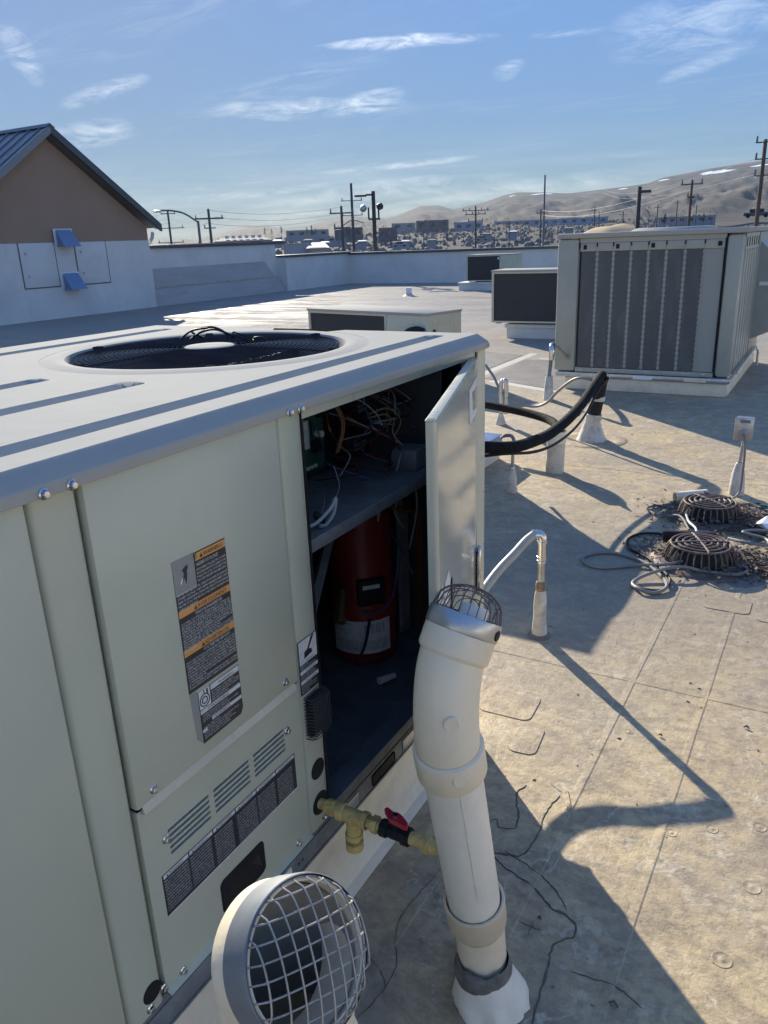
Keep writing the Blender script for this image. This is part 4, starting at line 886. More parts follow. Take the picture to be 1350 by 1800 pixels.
cyl_text([('HERMETIC COMPRESSOR', -58, .508, .0045, .08), ('60 Hz    3 PH', -58, .496, .0045, .07), ('R-410A ONLY', -58, .482, .005, .06)]+[('CAUTION ELECTRICAL SHOCK HAZARD DISCONNECT POWER', -58, .448-.006*i, .0035, .085) for i in range(6)]+[('SYSTEM CONTAINS REFRIGERANT AND OIL UNDER PRESSURE', -2, .448-.006*i, .0035, .08) for i in range(6)]+[('||||| |||| |||||| |||', 0, .50-.011*i, .009, .07) for i in range(3)], 'label_black')
tbx = obj('terminal_box', MB().box(-.045, .045, -.115, -.09, -.045, .045, b=.006, T=Matrix.Translation((cpx, cpy, .62)) @ Matrix.Rotation(a0+math.pi/2+.25, 4, 'Z')), 'black', U1)
obj('box_sticker', MB().box(-.03, .025, -.117, -.1151, .015, .028, T=Matrix.Translation((cpx, cpy, .62)) @ Matrix.Rotation(a0+math.pi/2+.25, 4, 'Z')), 'label_white', tbx)
obj('suction_fitting', MB().sweep([(-.30, 1.80, .655), (-.275, 1.745, .60), (-.265, 1.73, .585)], [.014, .016, .017], 14), 'brass', U1)
wirep([(-.27, 1.86, .56), (-.24, 1.90, .55), (-.22, 1.97, .58), (-.23, 2.03, .70)], 'wire_blue', .004); wirep([(-.255, 1.88, .53), (-.245, 1.83, .47), (-.25, 1.78, .42)], 'black', .005)
wirep([(-.10, 1.27, .75), (-.12, 1.30, .77), (-.19, 1.50, .93), (-.22, 1.62, 1.03)], 'foam', .017)
obj('brace', MB().sweep([(-.10, 1.29, .70), (-.24, 1.75, 1.03)], .016, 4), 'galv_dark', U1, smooth=False)
for P in ([(-.2, 2.02, 1.03), (-.2, 2.03, .95), (-.22, 2.0, .86), (-.2, 2.02, .80)], [(-.1, 1.72, 1.035), (-.1, 1.70, .98), (-.12, 1.73, .93)], [(-.08, 1.76, 1.035), (-.08, 1.76, .99)], [(-.2, 1.84, 1.03), (-.18, 1.85, .95), (-.22, 1.90, .86)], [(-.15, 1.96, 1.035), (-.14, 2.0, .9), (-.16, 1.98, .75)]): wirep(P, 'wire_white', .0025)
wirep([(-.26, 1.98, .87), (-.2, 2.02, .86), (-.16, 2.04, .82), (-.16, 2.04, .45)], 'copper', .010); wirep([(-.25, 2.0, .8), (-.23, 2.06, .7), (-.2, 2.07, .62)], 'wire_blue', .004)
obj('relay', MB().box(-.17, -.14, 1.96, 1.99, .88, .92, b=.003), 'black', U1); obj('valve_core', MB().sweep([(-.17, 1.78, .385), (-.15, 1.84, .378)], [.012, .009], 10), 'label_white', U1)
obj('fin', MB().box(-.25, -.24, 2.06, 2.12, .40, 1.0), 'galv_dark', U1)

# ------------------------------------------------------------------ gas line
GP = thing('gas_pipe', 'peeling yellow gas pipe with red valve handle entering the unit', 'gas pipe', (.30, 1.30, 0))
g0 = Vector((.0, 1.213, .413))
o = MB(); o.sweep([(-.04, 1.213, .413), (.02, 1.213, .412)], .013, 16); o.lathe([(.013, 0), (.019, .001), (.019, .022), (.015, .024)], (.020, 1.213, .412), (1, 0, 0), 8); o.sweep([(.03, 1.213, .412), (.075, 1.213, .411)], .0155, 16)
obj('nipple', o, 'gas_paint', GP)
o = MB(); o.lathe([(.017, 0), (.021, .001), (.021, .013), (.0175, .016), (.0175, .062), (.021, .065), (.021, .078), (.017, .079)], (.052, 1.213, .411), (1, 0, 0), 20)
o.sweep([(.091, 1.213, .411), (.091, 1.213, .365)], .0175, 18); o.lathe([(.021, 0), (.021, .013), (.017, .014)], (.091, 1.213, .352), (0, 0, 1), 18)
obj('tee', o, 'gas_paint', GP)
obj('drip_leg', MB().lathe([(.0005, -.001), (.014, 0), (.021, .006), (.021, .025), (.014, .028), (.013, .05)], (.091, 1.213, .315), (0, 0, 1), 20), 'gas_paint', GP)
o = MB(); o.lathe([(.0155, 0), (.0155, .012), (.021, .013), (.021, .028), (.015, .029), (.015, .035)], (.131, 1.213, .411), (1, 0, 0), 6); obj('union', o, 'gas_paint', GP)
o = MB(); o.lathe([(.015, 0), (.020, .001), (.020, .018), (.0155, .02), (.017, .03), (.017, .048), (.0155, .055), (.021, .056), (.021, .074), (.015, .075)], (.166, 1.213, .411), (1, 0, 0), 8); o.sweep([(.203, 1.213, .420), (.203, 1.213, .441)], .009, 12)
vl = obj('valve_body', o, 'black', GP)
o = MB(); o.prism([(x+.203, y+1.213, .441) for x, y in ((-.034, .012), (-.030, .020), (-.012, .013), (0, .015), (.013, .010), (.034, -.004), (.038, -.014), (.028, -.016), (.010, -.013), (-.010, -.010))], (0, 0, .012)); obj('valve_handle', o, 'red_rubber', vl, ang=30)
obj('handle_nut', MB().lathe([(.0001, .006), (.006, .006), (.006, 0)], (.203, 1.213, .453), n=6), 'steel', vl)
obj('run_pipe', MB().sweep([(.24, 1.213, .411), (.285, 1.213, .410)], .0145, 18), 'gas_paint', GP)
o = MB(); o.lathe([(.015, 0), (.021, .001), (.021, .014), (.0175, .016)], (.276, 1.213, .410), (1, 0, 0), 18); o.sweep([(.288, 1.213, .41), (.297, 1.213, .409), (.304, 1.216, .409), (.308, 1.224, .409), (.308, 1.240, .409)], .0172, 18); o.lathe([(.0205, 0), (.0205, .014), (.017, .015)], (.308, 1.236, .409), (0, 1, 0), 18)
obj('elbow', o, 'gas_paint', GP)
obj('riser', MB().sweep([(.308, 1.24, .409), (.308, 1.315, .409), (.308, 1.328, .40), (.308, 1.33, .385), (.308, 1.33, .0)], .0140, 18), 'gas_paint', GP)

# ------------------------------------------------------------------ PVC vents
def cage(center, axis, R, H_, k, m, parent, rot=0.0, wr=.0013, name='wire_cage', up=None):
    ax = Vector(axis).normalized(); a = Vector((0, 0, 1)) if abs(ax.z) < .9 else Vector((1, 0, 0))
    u = (ax.cross(a) if up is None else (up-ax*up.dot(ax))).normalized(); w_ = ax.cross(u); c_, s_ = math.cos(rot), math.sin(rot); u, w_ = u*c_+w_*s_, -u*s_+w_*c_
    base = obj(name, MB().sweep([Vector(center)+(u*math.cos(q)+w_*math.sin(q))*R for q in np.linspace(0, 2*math.pi, 48, endpoint=False)], wr*1.3, 6, closed=True), m, parent)
    for fam in range(2):
        for i in range(k):
            c0 = (-1+2*(i+.5)/k)*.97; L_ = math.sqrt(max(0, 1-c0*c0)); P = []
            for q in np.linspace(-1, 1, 22):
                b_ = q*L_; h = math.sqrt(max(0, 1-c0*c0-b_*b_))
                uu, vv = (c0, b_) if fam == 0 else (b_, c0)
                P.append(Vector(center)+(u*uu+w_*vv)*R+ax*(H_*h**.85+(.0012 if fam else 0)))
            obj('cage_wire', MB().sweep(P, wr, 6, caps=False), m, base)
    return base
# tall vent
PV = thing('pvc_vent', 'tall leaning white PVC vent with elbow and wire cage top', 'vent pipe', (.40, 1.27, 0))
A = Vector((.387, 1.248, .205)); B = Vector((.384, 1.127, .70)); ax = (B-A).normalized()
base0 = Vector((.400, 1.262, -.035))
obj('lower_pipe', MB().sweep([base0+Vector((0, 0, .03)), A-ax*.0+Vector((0, 0, .04))], .0555, 40), 'pvc', PV)
Cc = A+ax*.035
obj('collar', MB().lathe([(.0575, -.02), (.064, -.005), (.066, .005), (.067, .072), (.0655, .074), (.0605, .074), (.0603, .02)], Cc-ax*.01, ax, 56), 'pvc_tan', PV)
tl = obj('riser_pipe', MB().sweep([Cc+ax*.01, B+ax*.02], .0570, 56), 'pvc_white', PV)
sm = MB(); side = (CAM-A); side.z = 0; side.normalize(); sd_ = Vector((side.y, -side.x, 0))
P = []
for i in range(16):
    q = i/15; p = Cc+ax*(.14+q*.33); dirv = (side*math.cos(.25+.006*math.sin(i*2.1))-sd_*math.sin(.25+.008*math.sin(i*1.3))); dirv = (dirv-ax*dirv.dot(ax)).normalized(); P.append(p+dirv*.0573)
obj('drip_stain', MB().sweep(P, [.0006+.0003*(i % 3) for i in range(16)], 5), 'pvc_tan', tl)
E1 = B+ax*.012
# elbow path from riser direction to outlet direction
ad = Vector((.135, .50, .845)).normalized()
RC0 = Vector((.388, 1.168, .986))
pts = [E1, E1+ax*.050]
p0 = E1+ax*.050; p3 = RC0-ad*.048; c1 = p0+ax*.055; c2 = p3-ad*.05
for i in range(1, 15):
    t_ = i/15; pts.append(p0*(1-t_)**3+c1*3*t_*(1-t_)**2+c2*3*t_**2*(1-t_)+p3*t_**3)
pts.append(p3); pts.append(p3+ad*.042)
rads = [.0600, .0600]+[.0605 for i in range(1, 15)]+[.0605, .0605]
eb = obj('elbow', MB().sweep(pts, rads, 56), 'pvc', PV, ang=30)
obj('elbow_socket', MB().lathe([(.0572, -.052), (.0655, -.051), (.0675, -.047), (.0675, .012), (.0665, .0150), (.0607, .0185)], E1+ax*.04, ax, 56), 'pvc', eb, ang=30)
obj('elbow_socket', MB().lathe([(.0606, -.010), (.0655, -.005), (.0668, -.002), (.0672, .045), (.0655, .047), (.0605, .047)], p3+ad*.0, ad, 56), 'pvc', eb, ang=30)
for (p, d_) in ((pts[8], Vector((.55, -.8, 0))), (E1+ax*.02, Vector((.62, -.7, 0)))):
    d_ = d_.normalized(); obj('moulded_boss', MB().lathe([(.0005, .004), (.014, .004), (.0155, .0015), (.0155, -.01)], Vector(p)+d_*.0605+(d_*.006 if p is not pts[8] else d_*0), d_, 28), 'pvc', eb)
RC = p3+ad*.042
obj('clamp_band', MB().lathe([(.0672, .0), (.0685, .002), (.0690, .030), (.0672, .034), (.0655, .034)], RC-ad*.004, ad, 56), 'galv', PV)
hd_ = (_r2*.88-_f*.45); hd_ = (hd_-ad*hd_.dot(ad)).normalized()
obj('band_hole', MB().lathe([(.0105, 0), (.009, .002), (.0001, .0022)], RC+ad*.012+hd_*.0685, hd_, 18), 'black', PV)
obj('pipe_mouth', MB().lathe([(.060, .0), (.056, .002), (.055, -.06)], RC+ad*.02, ad, 40), 'pvc_white', PV)
obj('inner_pipe', MB().lathe([(.026, -.02), (.027, .040), (.024, .046), (.0005, .047)], RC+ad*.0+_r2*.012, ad, 28), 'pvc_white', PV)
cage(RC+ad*.029, ad, .065, .052, 8, 'rusty_wire', PV, rot=.75, wr=.0010)
# boot at its foot, with tape
o = MB(); bs = []
for i, (r_, z) in enumerate(((.088, .038), (.086, .052), (.081, .066), (.075, .080), (.069, .095), (.064, .110), (.061, .125))):
    bs.append((r_, z))
bo = MB(); nb = 60
for i, (r_, z) in enumerate(bs):
    for j in range(nb):
        q = 2*math.pi*j/nb; rr_ = r_*(1+(.13*noise.noise(Vector((math.cos(q)*2.2, math.sin(q)*2.2, i*.25)))+.05*noise.noise(Vector((math.cos(q)*6, math.sin(q)*6, i*.5))))*(1-i/7))
        bo.v.append((base0.x+.016-.12*(z-.038)+rr_*math.cos(q), base0.y-.01*z/.12-.006+rr_*math.sin(q), z-.035))
bo.f += [(i*nb+j, i*nb+(j+1) % nb, (i+1)*nb+(j+1) % nb, (i+1)*nb+j) for i in range(6) for j in range(nb)]
obj('flashing_boot', bo, 'pvc_white', PV, ang=60)
o = MB(); tp = []
for i, (r_, z) in enumerate(((.0622, .10), (.0648, .108), (.0652, .135), (.0600, .152), (.0570, .155))):
    for j in range(40):
        q = 2*math.pi*j/40; k_ = noise.noise(Vector((math.cos(q)*3, math.sin(q)*3, 2)))
        o.v.append((base0.x+.001+(r_+.0015*k_)*math.cos(q), base0.y-.016+(r_+.0015*k_)*math.sin(q), z-.035+(.018*k_ if i > 1 else .008*k_)))
o.f += [(i*40+j, i*40+(j+1) % 40, (i+1)*40+(j+1) % 40, (i+1)*40+j) for i in range(4) for j in range(40)]
obj('tape', o, 'seal_gray', PV)

# foreground vent
M['bore_shaded'] = mat('bore_shaded', (.34, .31, .26), .55, var=.1, vs=8, dirt=(.18, .13, .09), dirt_s=9, dirt_a=.6)  # dirty PVC, with the shade inside the pipe put into its colour
FV = thing('pvc_vent', 'low white PVC vent elbow nearest the camera, its bright wire cage facing right', 'vent pipe', (.46, .37, 0))
c0 = Vector((.605, .3745, 1.109)); na = Vector((.837, -.091, .540)).normalized()
hz_ = Vector((-na.x, -na.y, 0)).normalized()
c0 = c0+_r2*.006
p0 = c0-na*.010; p3 = c0+Vector((-.034, .004, -.13)); pts = []
c1 = p0-na*.032; c2 = p3+Vector((0, 0, .05))
for i in range(17):
    t_ = i/16; pts.append(p0*(1-t_)**3+c1*3*t_*(1-t_)**2+c2*3*t_**2*(1-t_)+p3*t_**3)
eb = obj('elbow', MB().sweep(pts, .0592, 56, caps=False), 'pvc', FV)
obj('elbow_socket', MB().lathe([(.0595, -.048), (.0610, -.045), (.0612, .0), (.0602, .003), (.0560, .003), (.0550, -.05)], c0-na*.004, na, 56), 'pvc', eb)
obj('elbow_socket', MB().lathe([(.0592, .002), (.0645, -.004), (.0650, -.07), (.0605, -.072)], p3, (0, 0, 1), 56), 'pvc', eb)
obj('riser_pipe', MB().sweep([p3-Vector((0, 0, .03)), (p3.x, p3.y, .001)], .057, 40), 'pvc_white', FV)
obj('flashing_boot', MB().lathe([(.11, .002), (.10, .02), (.07, .10), (.062, .12)], (p3.x, p3.y, 0), n=28), 'boot', FV)
obj('inner_bore', MB().sweep(pts, .0545, 40, caps=False), 'bore_shaded', FV)
obj('clamp_band', MB().lathe([(.0614, -.030), (.0622, -.030), (.0628, -.004), (.0622, .001), (.0612, .002)], c0, na, 56), 'galv_dark', FV)
sdv = (_u2*-1.0+_r2*-.55); sdv = (sdv-na*sdv.dot(na)).normalized()
obj('band_hole', MB().lathe([(.0065, 0), (.0001, .0012)], c0-na*.014+sdv*.0625, sdv, 16), 'black', FV)
cage(c0, na, .0592, .023, 9, 'wire', FV, rot=0, wr=.0008, up=_u2.copy())

# ------------------------------------------------------------------ flexible conduit by the unit
FX = thing('conduit_riser', 'galvanised conduit with elbow, grey flexible whip and white boot', 'conduit', (-.058, 2.949, 0))
bx, by = -.058, 2.955
obj('boot', MB().lathe([(.034, .001), (.033, .02), (.028, .09), (.0285, .15), (.025, .20), (.019, .222)], (bx, by, 0), n=24), 'boot', FX)
obj('mastic', MB().lathe([(.017, .0), (.0215, .004), (.022, .03), (.0205, .042), (.016, .045)], (bx, by, .215), n=20), 'mastic', FX)
obj('seal_ring', MB().lathe([(.052, .0008), (.044, .006), (.036, .012), (.033, .014)], (bx, by, 0), n=24), 'seal_gray', FX)
obj('pipe', MB().sweep([(bx, by, .20), (bx, by, .36)], .0155, 20), 'galv', FX)
obj('coupling', MB().lathe([(.016, 0), (.0195, .001), (.0195, .012), (.017, .014), (.017, .018), (.020, .019), (.020, .030), (.0165, .032)], (bx, by, .345), n=20), 'steel', FX)
el = MB(); el.sweep([(bx, by, .37), (bx, by, .44)], .0185, 20); el.sweep(spline([(bx, by, .435), (bx, by, .455), (bx-.010, by-.004, .472), (bx-.028, by-.018, .474)], 6), [.0195]*19, 20); el.lathe([(.0195, 0), (.022, .001), (.022, .010), (.0185, .011)], (bx, by, .434), n=20); el.lathe([(.0195, 0), (.022, .001), (.022, .010), (.018, .011)], (bx-.028, by-.016, .474), (-.75, -.7, -.2), 20)
obj('elbow', el, 'steel', FX)
obj('flexible_whip', MB().sweep(spline([(bx-.030, by-.02, .474), (bx-.045, by-.075, .462), (-.118, 2.80, .437), (-.142, 2.68, .402), (-.160, 2.56, .357), (-.17, 2.40, .315), (-.17, 2.21, .30)], 8), .0185, 20), 'flex', FX)

# ------------------------------------------------------------------ pipes, boots and refrigerant lines behind the unit
t = thing('pipe_riser', 'black wrapped pipe rising from a white cone boot on the membrane', 'roof penetration', (-.80, 6.44, 0))
x, y = -.80, 6.44
obj('cone_boot', MB().lathe([(.125, .001), (.115, .02), (.085, .10), (.062, .165), (.060, .19)], (x-.01, y, 0), n=28), 'boot', t)
obj('membrane_lap', MB().lathe([(.285, .0006), (.28, .004), (.20, .005), (.195, .0035), (.125, .004)], (x, y, 0), n=48), 'roof', t)
obj('pipe', MB().sweep([(x-.01, y, .16), (x+.045, y-.01, .52)], .058, 28), 'black', t)
obj('pale_band', MB().lathe([(.060, 0), (.068, .004), (.067, .05), (.061, .055)], (x-.005, y, .17), (.12, 0, 1), 28), 'boot', t)
obj('pale_band', MB().lathe([(.0605, 0), (.064, .003), (.063, .036), (.0605, .04)], (x+.018, y, .34), (.12, 0, 1), 28), 'lap_white', t)
obj('top_rim', MB().lathe([(.0585, 0), (.062, .002), (.060, .012), (.056, .013)], (x+.045, y-.01, .512), (.12, 0, 1), 28), 'galv_dark', t)
t = thing('pipe_riser', 'short fat white PVC stub with cables dropping into its mouth', 'roof penetration', (-.79, 5.36, 0))
x, y = -.79, 5.40
obj('sleeve', MB().sweep([(x, y, .001), (x+.004, y, .235)], .066, 32), 'boot', t)
obj('collar', MB().lathe([(.067, 0), (.071, .004), (.071, .085), (.067, .087), (.062, .087), (.060, .03)], (x+.004, y, .225), n=36), 'pvc_white', t)
obj('cable_fill', MB().lathe([(.061, .0), (.03, .012), (.0005, .014)], (x+.004, y, .29), n=20), 'black', t)
for k in range(4): obj('wire', MB().sweep(spline([(x+.01*k-.02, y, .30), (x+.01*k-.01, y-.01*k, .345+.01*k), (x+.02+.008*k, y-.01, .335), (x+.035+.004*k, y, .30)], 5), .004, 6), 'black', t)
t = thing('refrigerant_lines', 'thick black insulated lines sagging between the risers and a condenser', 'refrigerant lines', (-.9, 5.9, .3))
L1_ = [(-.745, 6.43, .50), (-.74, 6.40, .558), (-.712, 6.10, .535), (-.676, 5.65, .475), (-.657, 5.27, .442), (-.665, 4.95, .418), (-.675, 4.72, .42), (-.70, 4.35, .455), (-.80, 4.12, .495), (-1.0, 4.05, .50), (-1.32, 4.2, .47)]
obj('insulated_line', MB().sweep(spline(L1_, 7), .036, 20), 'foam', t)
obj('insulated_line', MB().sweep(spline([(-.79, 5.41, .325), (-.83, 5.50, .335), (-.95, 5.65, .335), (-1.20, 5.80, .34), (-1.62, 5.95, .35)], 7), .032, 20), 'foam', t)
obj('insulated_line', MB().sweep(spline([(-.76, 6.43, .49), (-.70, 6.36, .52), (-.68, 6.05, .48), (-.64, 5.6, .40), (-.63, 5.25, .355), (-.645, 4.9, .34), (-.68, 4.6, .36), (-.74, 4.25, .43), (-.95, 4.0, .45), (-1.3, 4.2, .44)], 7), .010, 10), 'black', t)
obj('line_tape', MB().lathe([(.037, 0), (.0385, .002), (.0385, .05), (.037, .052)], (-.667, 5.45, .447), (.0, 1, .15), 20), 'seal_gray', t)
for k in range(3): obj('wire', MB().sweep(spline([(-.73+.006*k, 6.42, .50), (-.705+.008*k, 6.40, .545), (-.70+.006*k, 6.40, .52), (-.71, 6.41, .47)], 5), .004, 6), 'copper' if k == 1 else 'black', t)
t = thing('cable_whip', 'thin grey cable hanging in a loop from the black riser', 'cable', (-1.4, 6.6, .2))
obj('cable', MB().sweep(spline([(-.84, 6.47, .50), (-.98, 6.50, .50), (-1.15, 6.60, .38), (-1.30, 6.70, .235), (-1.45, 6.75, .18), (-1.62, 6.75, .22), (-1.76, 6.74, .33), (-1.84, 6.78, .43), (-1.95, 6.85, .52)], 8), .012, 10), 'cable_grey', t)
t = thing('conduit_riser', 'shiny conduit riser standing close beside the open door', 'conduit', (-1.75, 6.72, 0))
obj('pipe', MB().sweep([(-1.74, 6.72, .0), (-1.74, 6.72, .36)], .016, 14), 'galv', t); obj('elbow', MB().sweep(spline([(-1.74, 6.72, .20), (-1.74, 6.72, .38), (-1.715, 6.72, .405), (-1.69, 6.72, .38), (-1.69, 6.72, .10)], 6), .019, 12), 'galv', t); obj('boot', MB().lathe([(.05, .001), (.03, .07), (.02, .1)], (-1.74, 6.72, 0), n=16), 'boot', t)
t = thing('conduit_riser', 'tall conduit with white tapered boot at the far unit left corner', 'conduit', (-1.70, 7.99, 0))
x, y = -1.70, 7.97
obj('boot', MB().lathe([(.058, .001), (.054, .02), (.036, .24), (.030, .25)], (x, y, 0), n=20), 'boot', t); obj('pipe', MB().sweep([(x, y, .23), (x+.02, y, .50)], .019, 14), 'galv_dark', t)
obj('elbow', MB().sweep(spline([(x+.02, y, .42), (x+.022, y, .52), (x+.01, y+.03, .555), (x+.0, y+.09, .56)], 6), .030, 16), 'steel', t)
obj('flexible_whip', MB().sweep(spline([(x, y+.07, .56), (x-.01, y+.3, .50), (x+.0, y+.5, .4), (x+.0, y+.66, .35)], 6), .024, 12), 'flex', t)
t = thing('conduit_riser', 'thin pale conduit stub with wrapped white boot in the shade', 'conduit', (-.90, 4.82, 0))
x, y = -.90, 4.82
obj('boot', MB().lathe([(.036, .001), (.038, .02), (.030, .06), (.032, .10), (.020, .155), (.018, .165)], (x, y, 0), n=20), 'boot', t); obj('pipe', MB().sweep([(x, y, .15), (x+.004, y, .34)], .0115, 12), 'galv', t)
obj('clamp', MB().lathe([(.012, 0), (.022, .004), (.018, .018), (.021, .03), (.012, .034)], (x, y, .165), n=10), 'galv', t); obj('elbow', MB().sweep(spline([(x+.004, y, .33), (x+.004, y+.01, .36), (x-.03, y+.05, .38), (x-.10, y+.12, .36), (x-.2, y+.3, .30)], 5), .012, 10), 'cable_grey', t)
# receptacle post
t = thing('outlet_post', 'grey outlet box on a rusty conduit with a cord plugged in', 'outlet', (.46, 5.34, 0))
x, y = .45, 5.36
obj('boot', MB().lathe([(.05, .001), (.048, .03), (.040, .14), (.022, .21), (.016, .215)], (x, y, 0), n=20), 'boot', t); obj('pipe', MB().sweep([(x, y, .2), (x+.012, y, .385)], .0125, 14), 'galv', t)
bxo = obj('outlet_box', MB().box(x-.045, x+.055, y-.04, y+.02, .375, .515, b=.006), 'galv', t); obj('cover_plate', MB().box(x-.05, x+.06, y-.047, y-.041, .37, .52, b=.003), 'galv', t)
obj('plug', MB().lathe([(.0001, .03), (.013, .03), (.02, .012), (.024, 0)], (x+.01, y-.046, .425), (0, -1, 0), 18), 'wire_white', bxo); obj('receptacle', MB().box(x-.02, x+.04, y-.0485, y-.047, .485, .505), 'cable_grey', bxo)
co = tag(obj('extension_cord', MB().sweep(spline([(x+.01, y-.075, .42), (x+.03, y-.11, .36), (x+.035, y-.12, .2), (x+.03, y-.14, .06), (x-.02, y-.22, .02), (x-.08, y-.30, .05), (x-.12, y-.38, .10), (x-.14, y-.42, .12)], 8), .007, 8), 'cable_grey'), 'grey cord drooping from the outlet box to the drain debris', 'cord')

# ------------------------------------------------------------------ roof drains with litter and cable coils
def drain(x, y, lab, ang, k=1.0):
    t = thing('roof_drain', lab, 'drain', (x, y, 0), 'cast iron roof drain domes', ang); t.scale = (1.12, 1.12, 1.1)
    R0, Hh = .150, .100
    def hgt(r): return Hh*(1-(r/R0)**4*.12)
    for r in (.022, .048, .076, .104, .130):
        obj('ring', MB().sweep([(r*math.cos(a), r*math.sin(a), hgt(r)) for a in np.linspace(0, 2*math.pi, 44, endpoint=False)], .0052, 6, closed=True), 'iron', t, local=True)
    for k in range(4):
        a = rad(20+90*k); obj('rib', MB().sweep([(q*math.cos(a), q*math.sin(a), hgt(q)+.003) for q in (.0, .05, .1, .13)], .0055, 6), 'iron', t, local=True)
    for k in range(30):
        a = 2*math.pi*k/30; c_, s_ = math.cos(a), math.sin(a); obj('bar', MB().sweep([(.130*c_, .130*s_, Hh-.006), (.146*c_, .146*s_, .07), (.160*c_, .160*s_, .012)], .0038, 5), 'iron', t, local=True)
    obj('flange', MB().lathe([(.155, .018), (.165, .020), (.20, .014), (.215, .004), (.22, .0005)], (0, 0, 0), n=44), 'iron', t, local=True)
    obj('shade_core', MB().lathe([(.0005, .082), (.115, .080), (.132, .05), (.146, .008)], (0, 0, 0), n=30), 'black', t, local=True)  # black lining added so the inside of the dome reads dark
    obj('sump', MB().lathe([(.158, .004), (.0005, .003)], (0, 0, 0), n=30), 'black', t, local=True)
    return t
drain(.42, 4.09, 'cast iron drain dome nearer the camera, rust brown rings', .1)
drain(.36, 4.82, 'cast iron drain dome farther from the camera, beside the outlet post', .5)
o = MB(); rl = random.Random(5)
for i in range(5200):
    k = rl.random()
    if k < .42: cx_, cy_, s1, s2 = .48, 4.15, .26, .16
    elif k < .85: cx_, cy_, s1, s2 = .48, 4.85, .30, .22
    else: cx_, cy_, s1, s2 = .85, 4.55, .22, .35
    x, y = rl.gauss(cx_, s1*.62), rl.gauss(cy_, s2*.7)
    d = min(math.hypot(x-.42, y-4.09), math.hypot(x-.36, y-4.82))
    if d < .16: continue
    z = .003+max(0, .05*(1-(d-.16)/.25))*rl.random()
    l, w_ = rl.uniform(.006, .032), rl.uniform(.0015, .009); a = rl.uniform(0, 6.3); dv = Vector((math.cos(a), math.sin(a), rl.uniform(-.25, .25)))*l; nv = Vector((-dv.y, dv.x, rl.uniform(-.01, .01))).normalized()*w_
    p = Vector((x, y, z)); o.add([p-dv, p+nv+Vector((0, 0, .004)), p+dv, p-nv], [(0, 1, 2, 3)])
stuff(obj('leaf_litter', o, 'litter', smooth=False))
sheet('debris_stain', [(.25+.40*math.cos(a)*(1+.18*math.sin(a*3+1)), 4.02+.22*math.sin(a)*(1+.2*math.sin(a*5))) if False else (.50+.36*math.cos(a)*(1+.15*math.sin(a*3+1)), 4.08+.24*math.sin(a)*(1+.2*math.sin(a*5))) for a in np.linspace(0, 2*math.pi, 40, endpoint=False)], 'seal_gray', .0015)
sheet('debris_stain', [(.56+.42*math.cos(a)*(1+.15*math.sin(a*4+1)), 4.86+.26*math.sin(a)*(1+.2*math.sin(a*5))) for a in np.linspace(0, 2*math.pi, 40, endpoint=False)], 'seal_gray', .0015)
tag(obj('cable_coil', MB().sweep(spline([(.44, 4.02, .06), (.30, 3.92, .03), (.15, 3.88, .012), (.0, 3.78, .010), (-.10, 3.80, .010), (-.13, 3.90, .010), (-.02, 4.0, .010), (.15, 3.95, .012), (.28, 3.80, .014), (.34, 3.66, .02), (.30, 3.58, .012), (.22, 3.58, .02), (.18, 3.66, .012), (.24, 3.76, .03), (.36, 3.86, .05), (.48, 3.92, .02), (.62, 3.95, .02), (.66, 4.03, .02), (.60, 4.10, .03)], 7), .0085, 8), 'cable_grey'), 'flat grey cable looping out towards the main unit from the drains', 'cable')
tag(obj('cable_coil', MB().sweep(spline([(.44, 4.30, .06), (.25, 4.38, .02), (.08, 4.36, .012), (.02, 4.24, .010), (.06, 4.10, .010), (.18, 4.0, .012), (.28, 3.86, .016), (.34, 3.74, .02), (.33, 3.63, .012), (.25, 3.60, .012), (.19, 3.64, .01)], 7), .0075, 8), 'black'), 'dark cable arcing wide left of the nearer drain dome', 'cable')
tag(obj('cable_coil', MB().sweep(spline([(.34, 4.78, .03), (.20, 4.86, .012), (.06, 4.90, .010), (.0, 4.82, .010), (.05, 4.74, .010), (.12, 4.70, .012), (.22, 4.66, .04), (.30, 4.50, .02)], 7), .007, 8), 'cable_grey'), 'small cable loop lying left of the farther drain dome', 'cable')
tag(obj('cable_coil', MB().sweep(spline([(.52, 4.42, .03), (.62, 4.34, .05), (.72, 4.40, .03), (.70, 4.52, .02), (.58, 4.55, .03), (.66, 4.62, .03), (.90, 4.66, .02), (1.2, 4.62, .01), (1.5, 4.75, .01)], 7), .009, 8), 'cable_grey'), 'grey cable bundle running right out of the debris between the drains', 'cable')
tag(obj('pipe_offcut', MB().sweep([(.13, 5.0, .04), (.30, 5.12, .045)], .038, 20, caps=False).lathe([(.038, 0), (.031, 0), (.03, .1)], (.13, 5.0, .04), (.17, .12, .005), 20), 'pvc'), 'short white pipe offcut lying beside the farther drain dome', 'pipe offcut')
tag(obj('pipe_offcut', MB().sweep([(.20, 4.27, .045), (.46, 4.34, .05)], .036, 20, caps=False).lathe([(.036, 0), (.031, 0), (.030, .12)], (.20, 4.27, .045), (.26, .07, .005), 20), 'black'), 'short black pipe offcut lying behind the nearer drain dome', 'pipe offcut')
tag(obj('plastic_scrap', MB().add([(.62, 4.72, .03), (.68, 4.78, .07), (.74, 4.70, .05), (.72, 4.64, .02), (.66, 4.66, .06)], [(0, 1, 4), (1, 2, 4), (2, 3, 4), (3, 0, 4)]), 'white', smooth=False), 'crumpled pale plastic scrap between the two drain domes', 'scrap')
tag(obj('plastic_scrap', MB().sweep([(.86+.03*math.cos(a), 4.50+.02*math.sin(a), .02) for a in np.linspace(0, 6.28, 16, endpoint=False)], .005, 6, closed=True), 'white'), 'small white plastic ring lying in the drain debris', 'scrap')
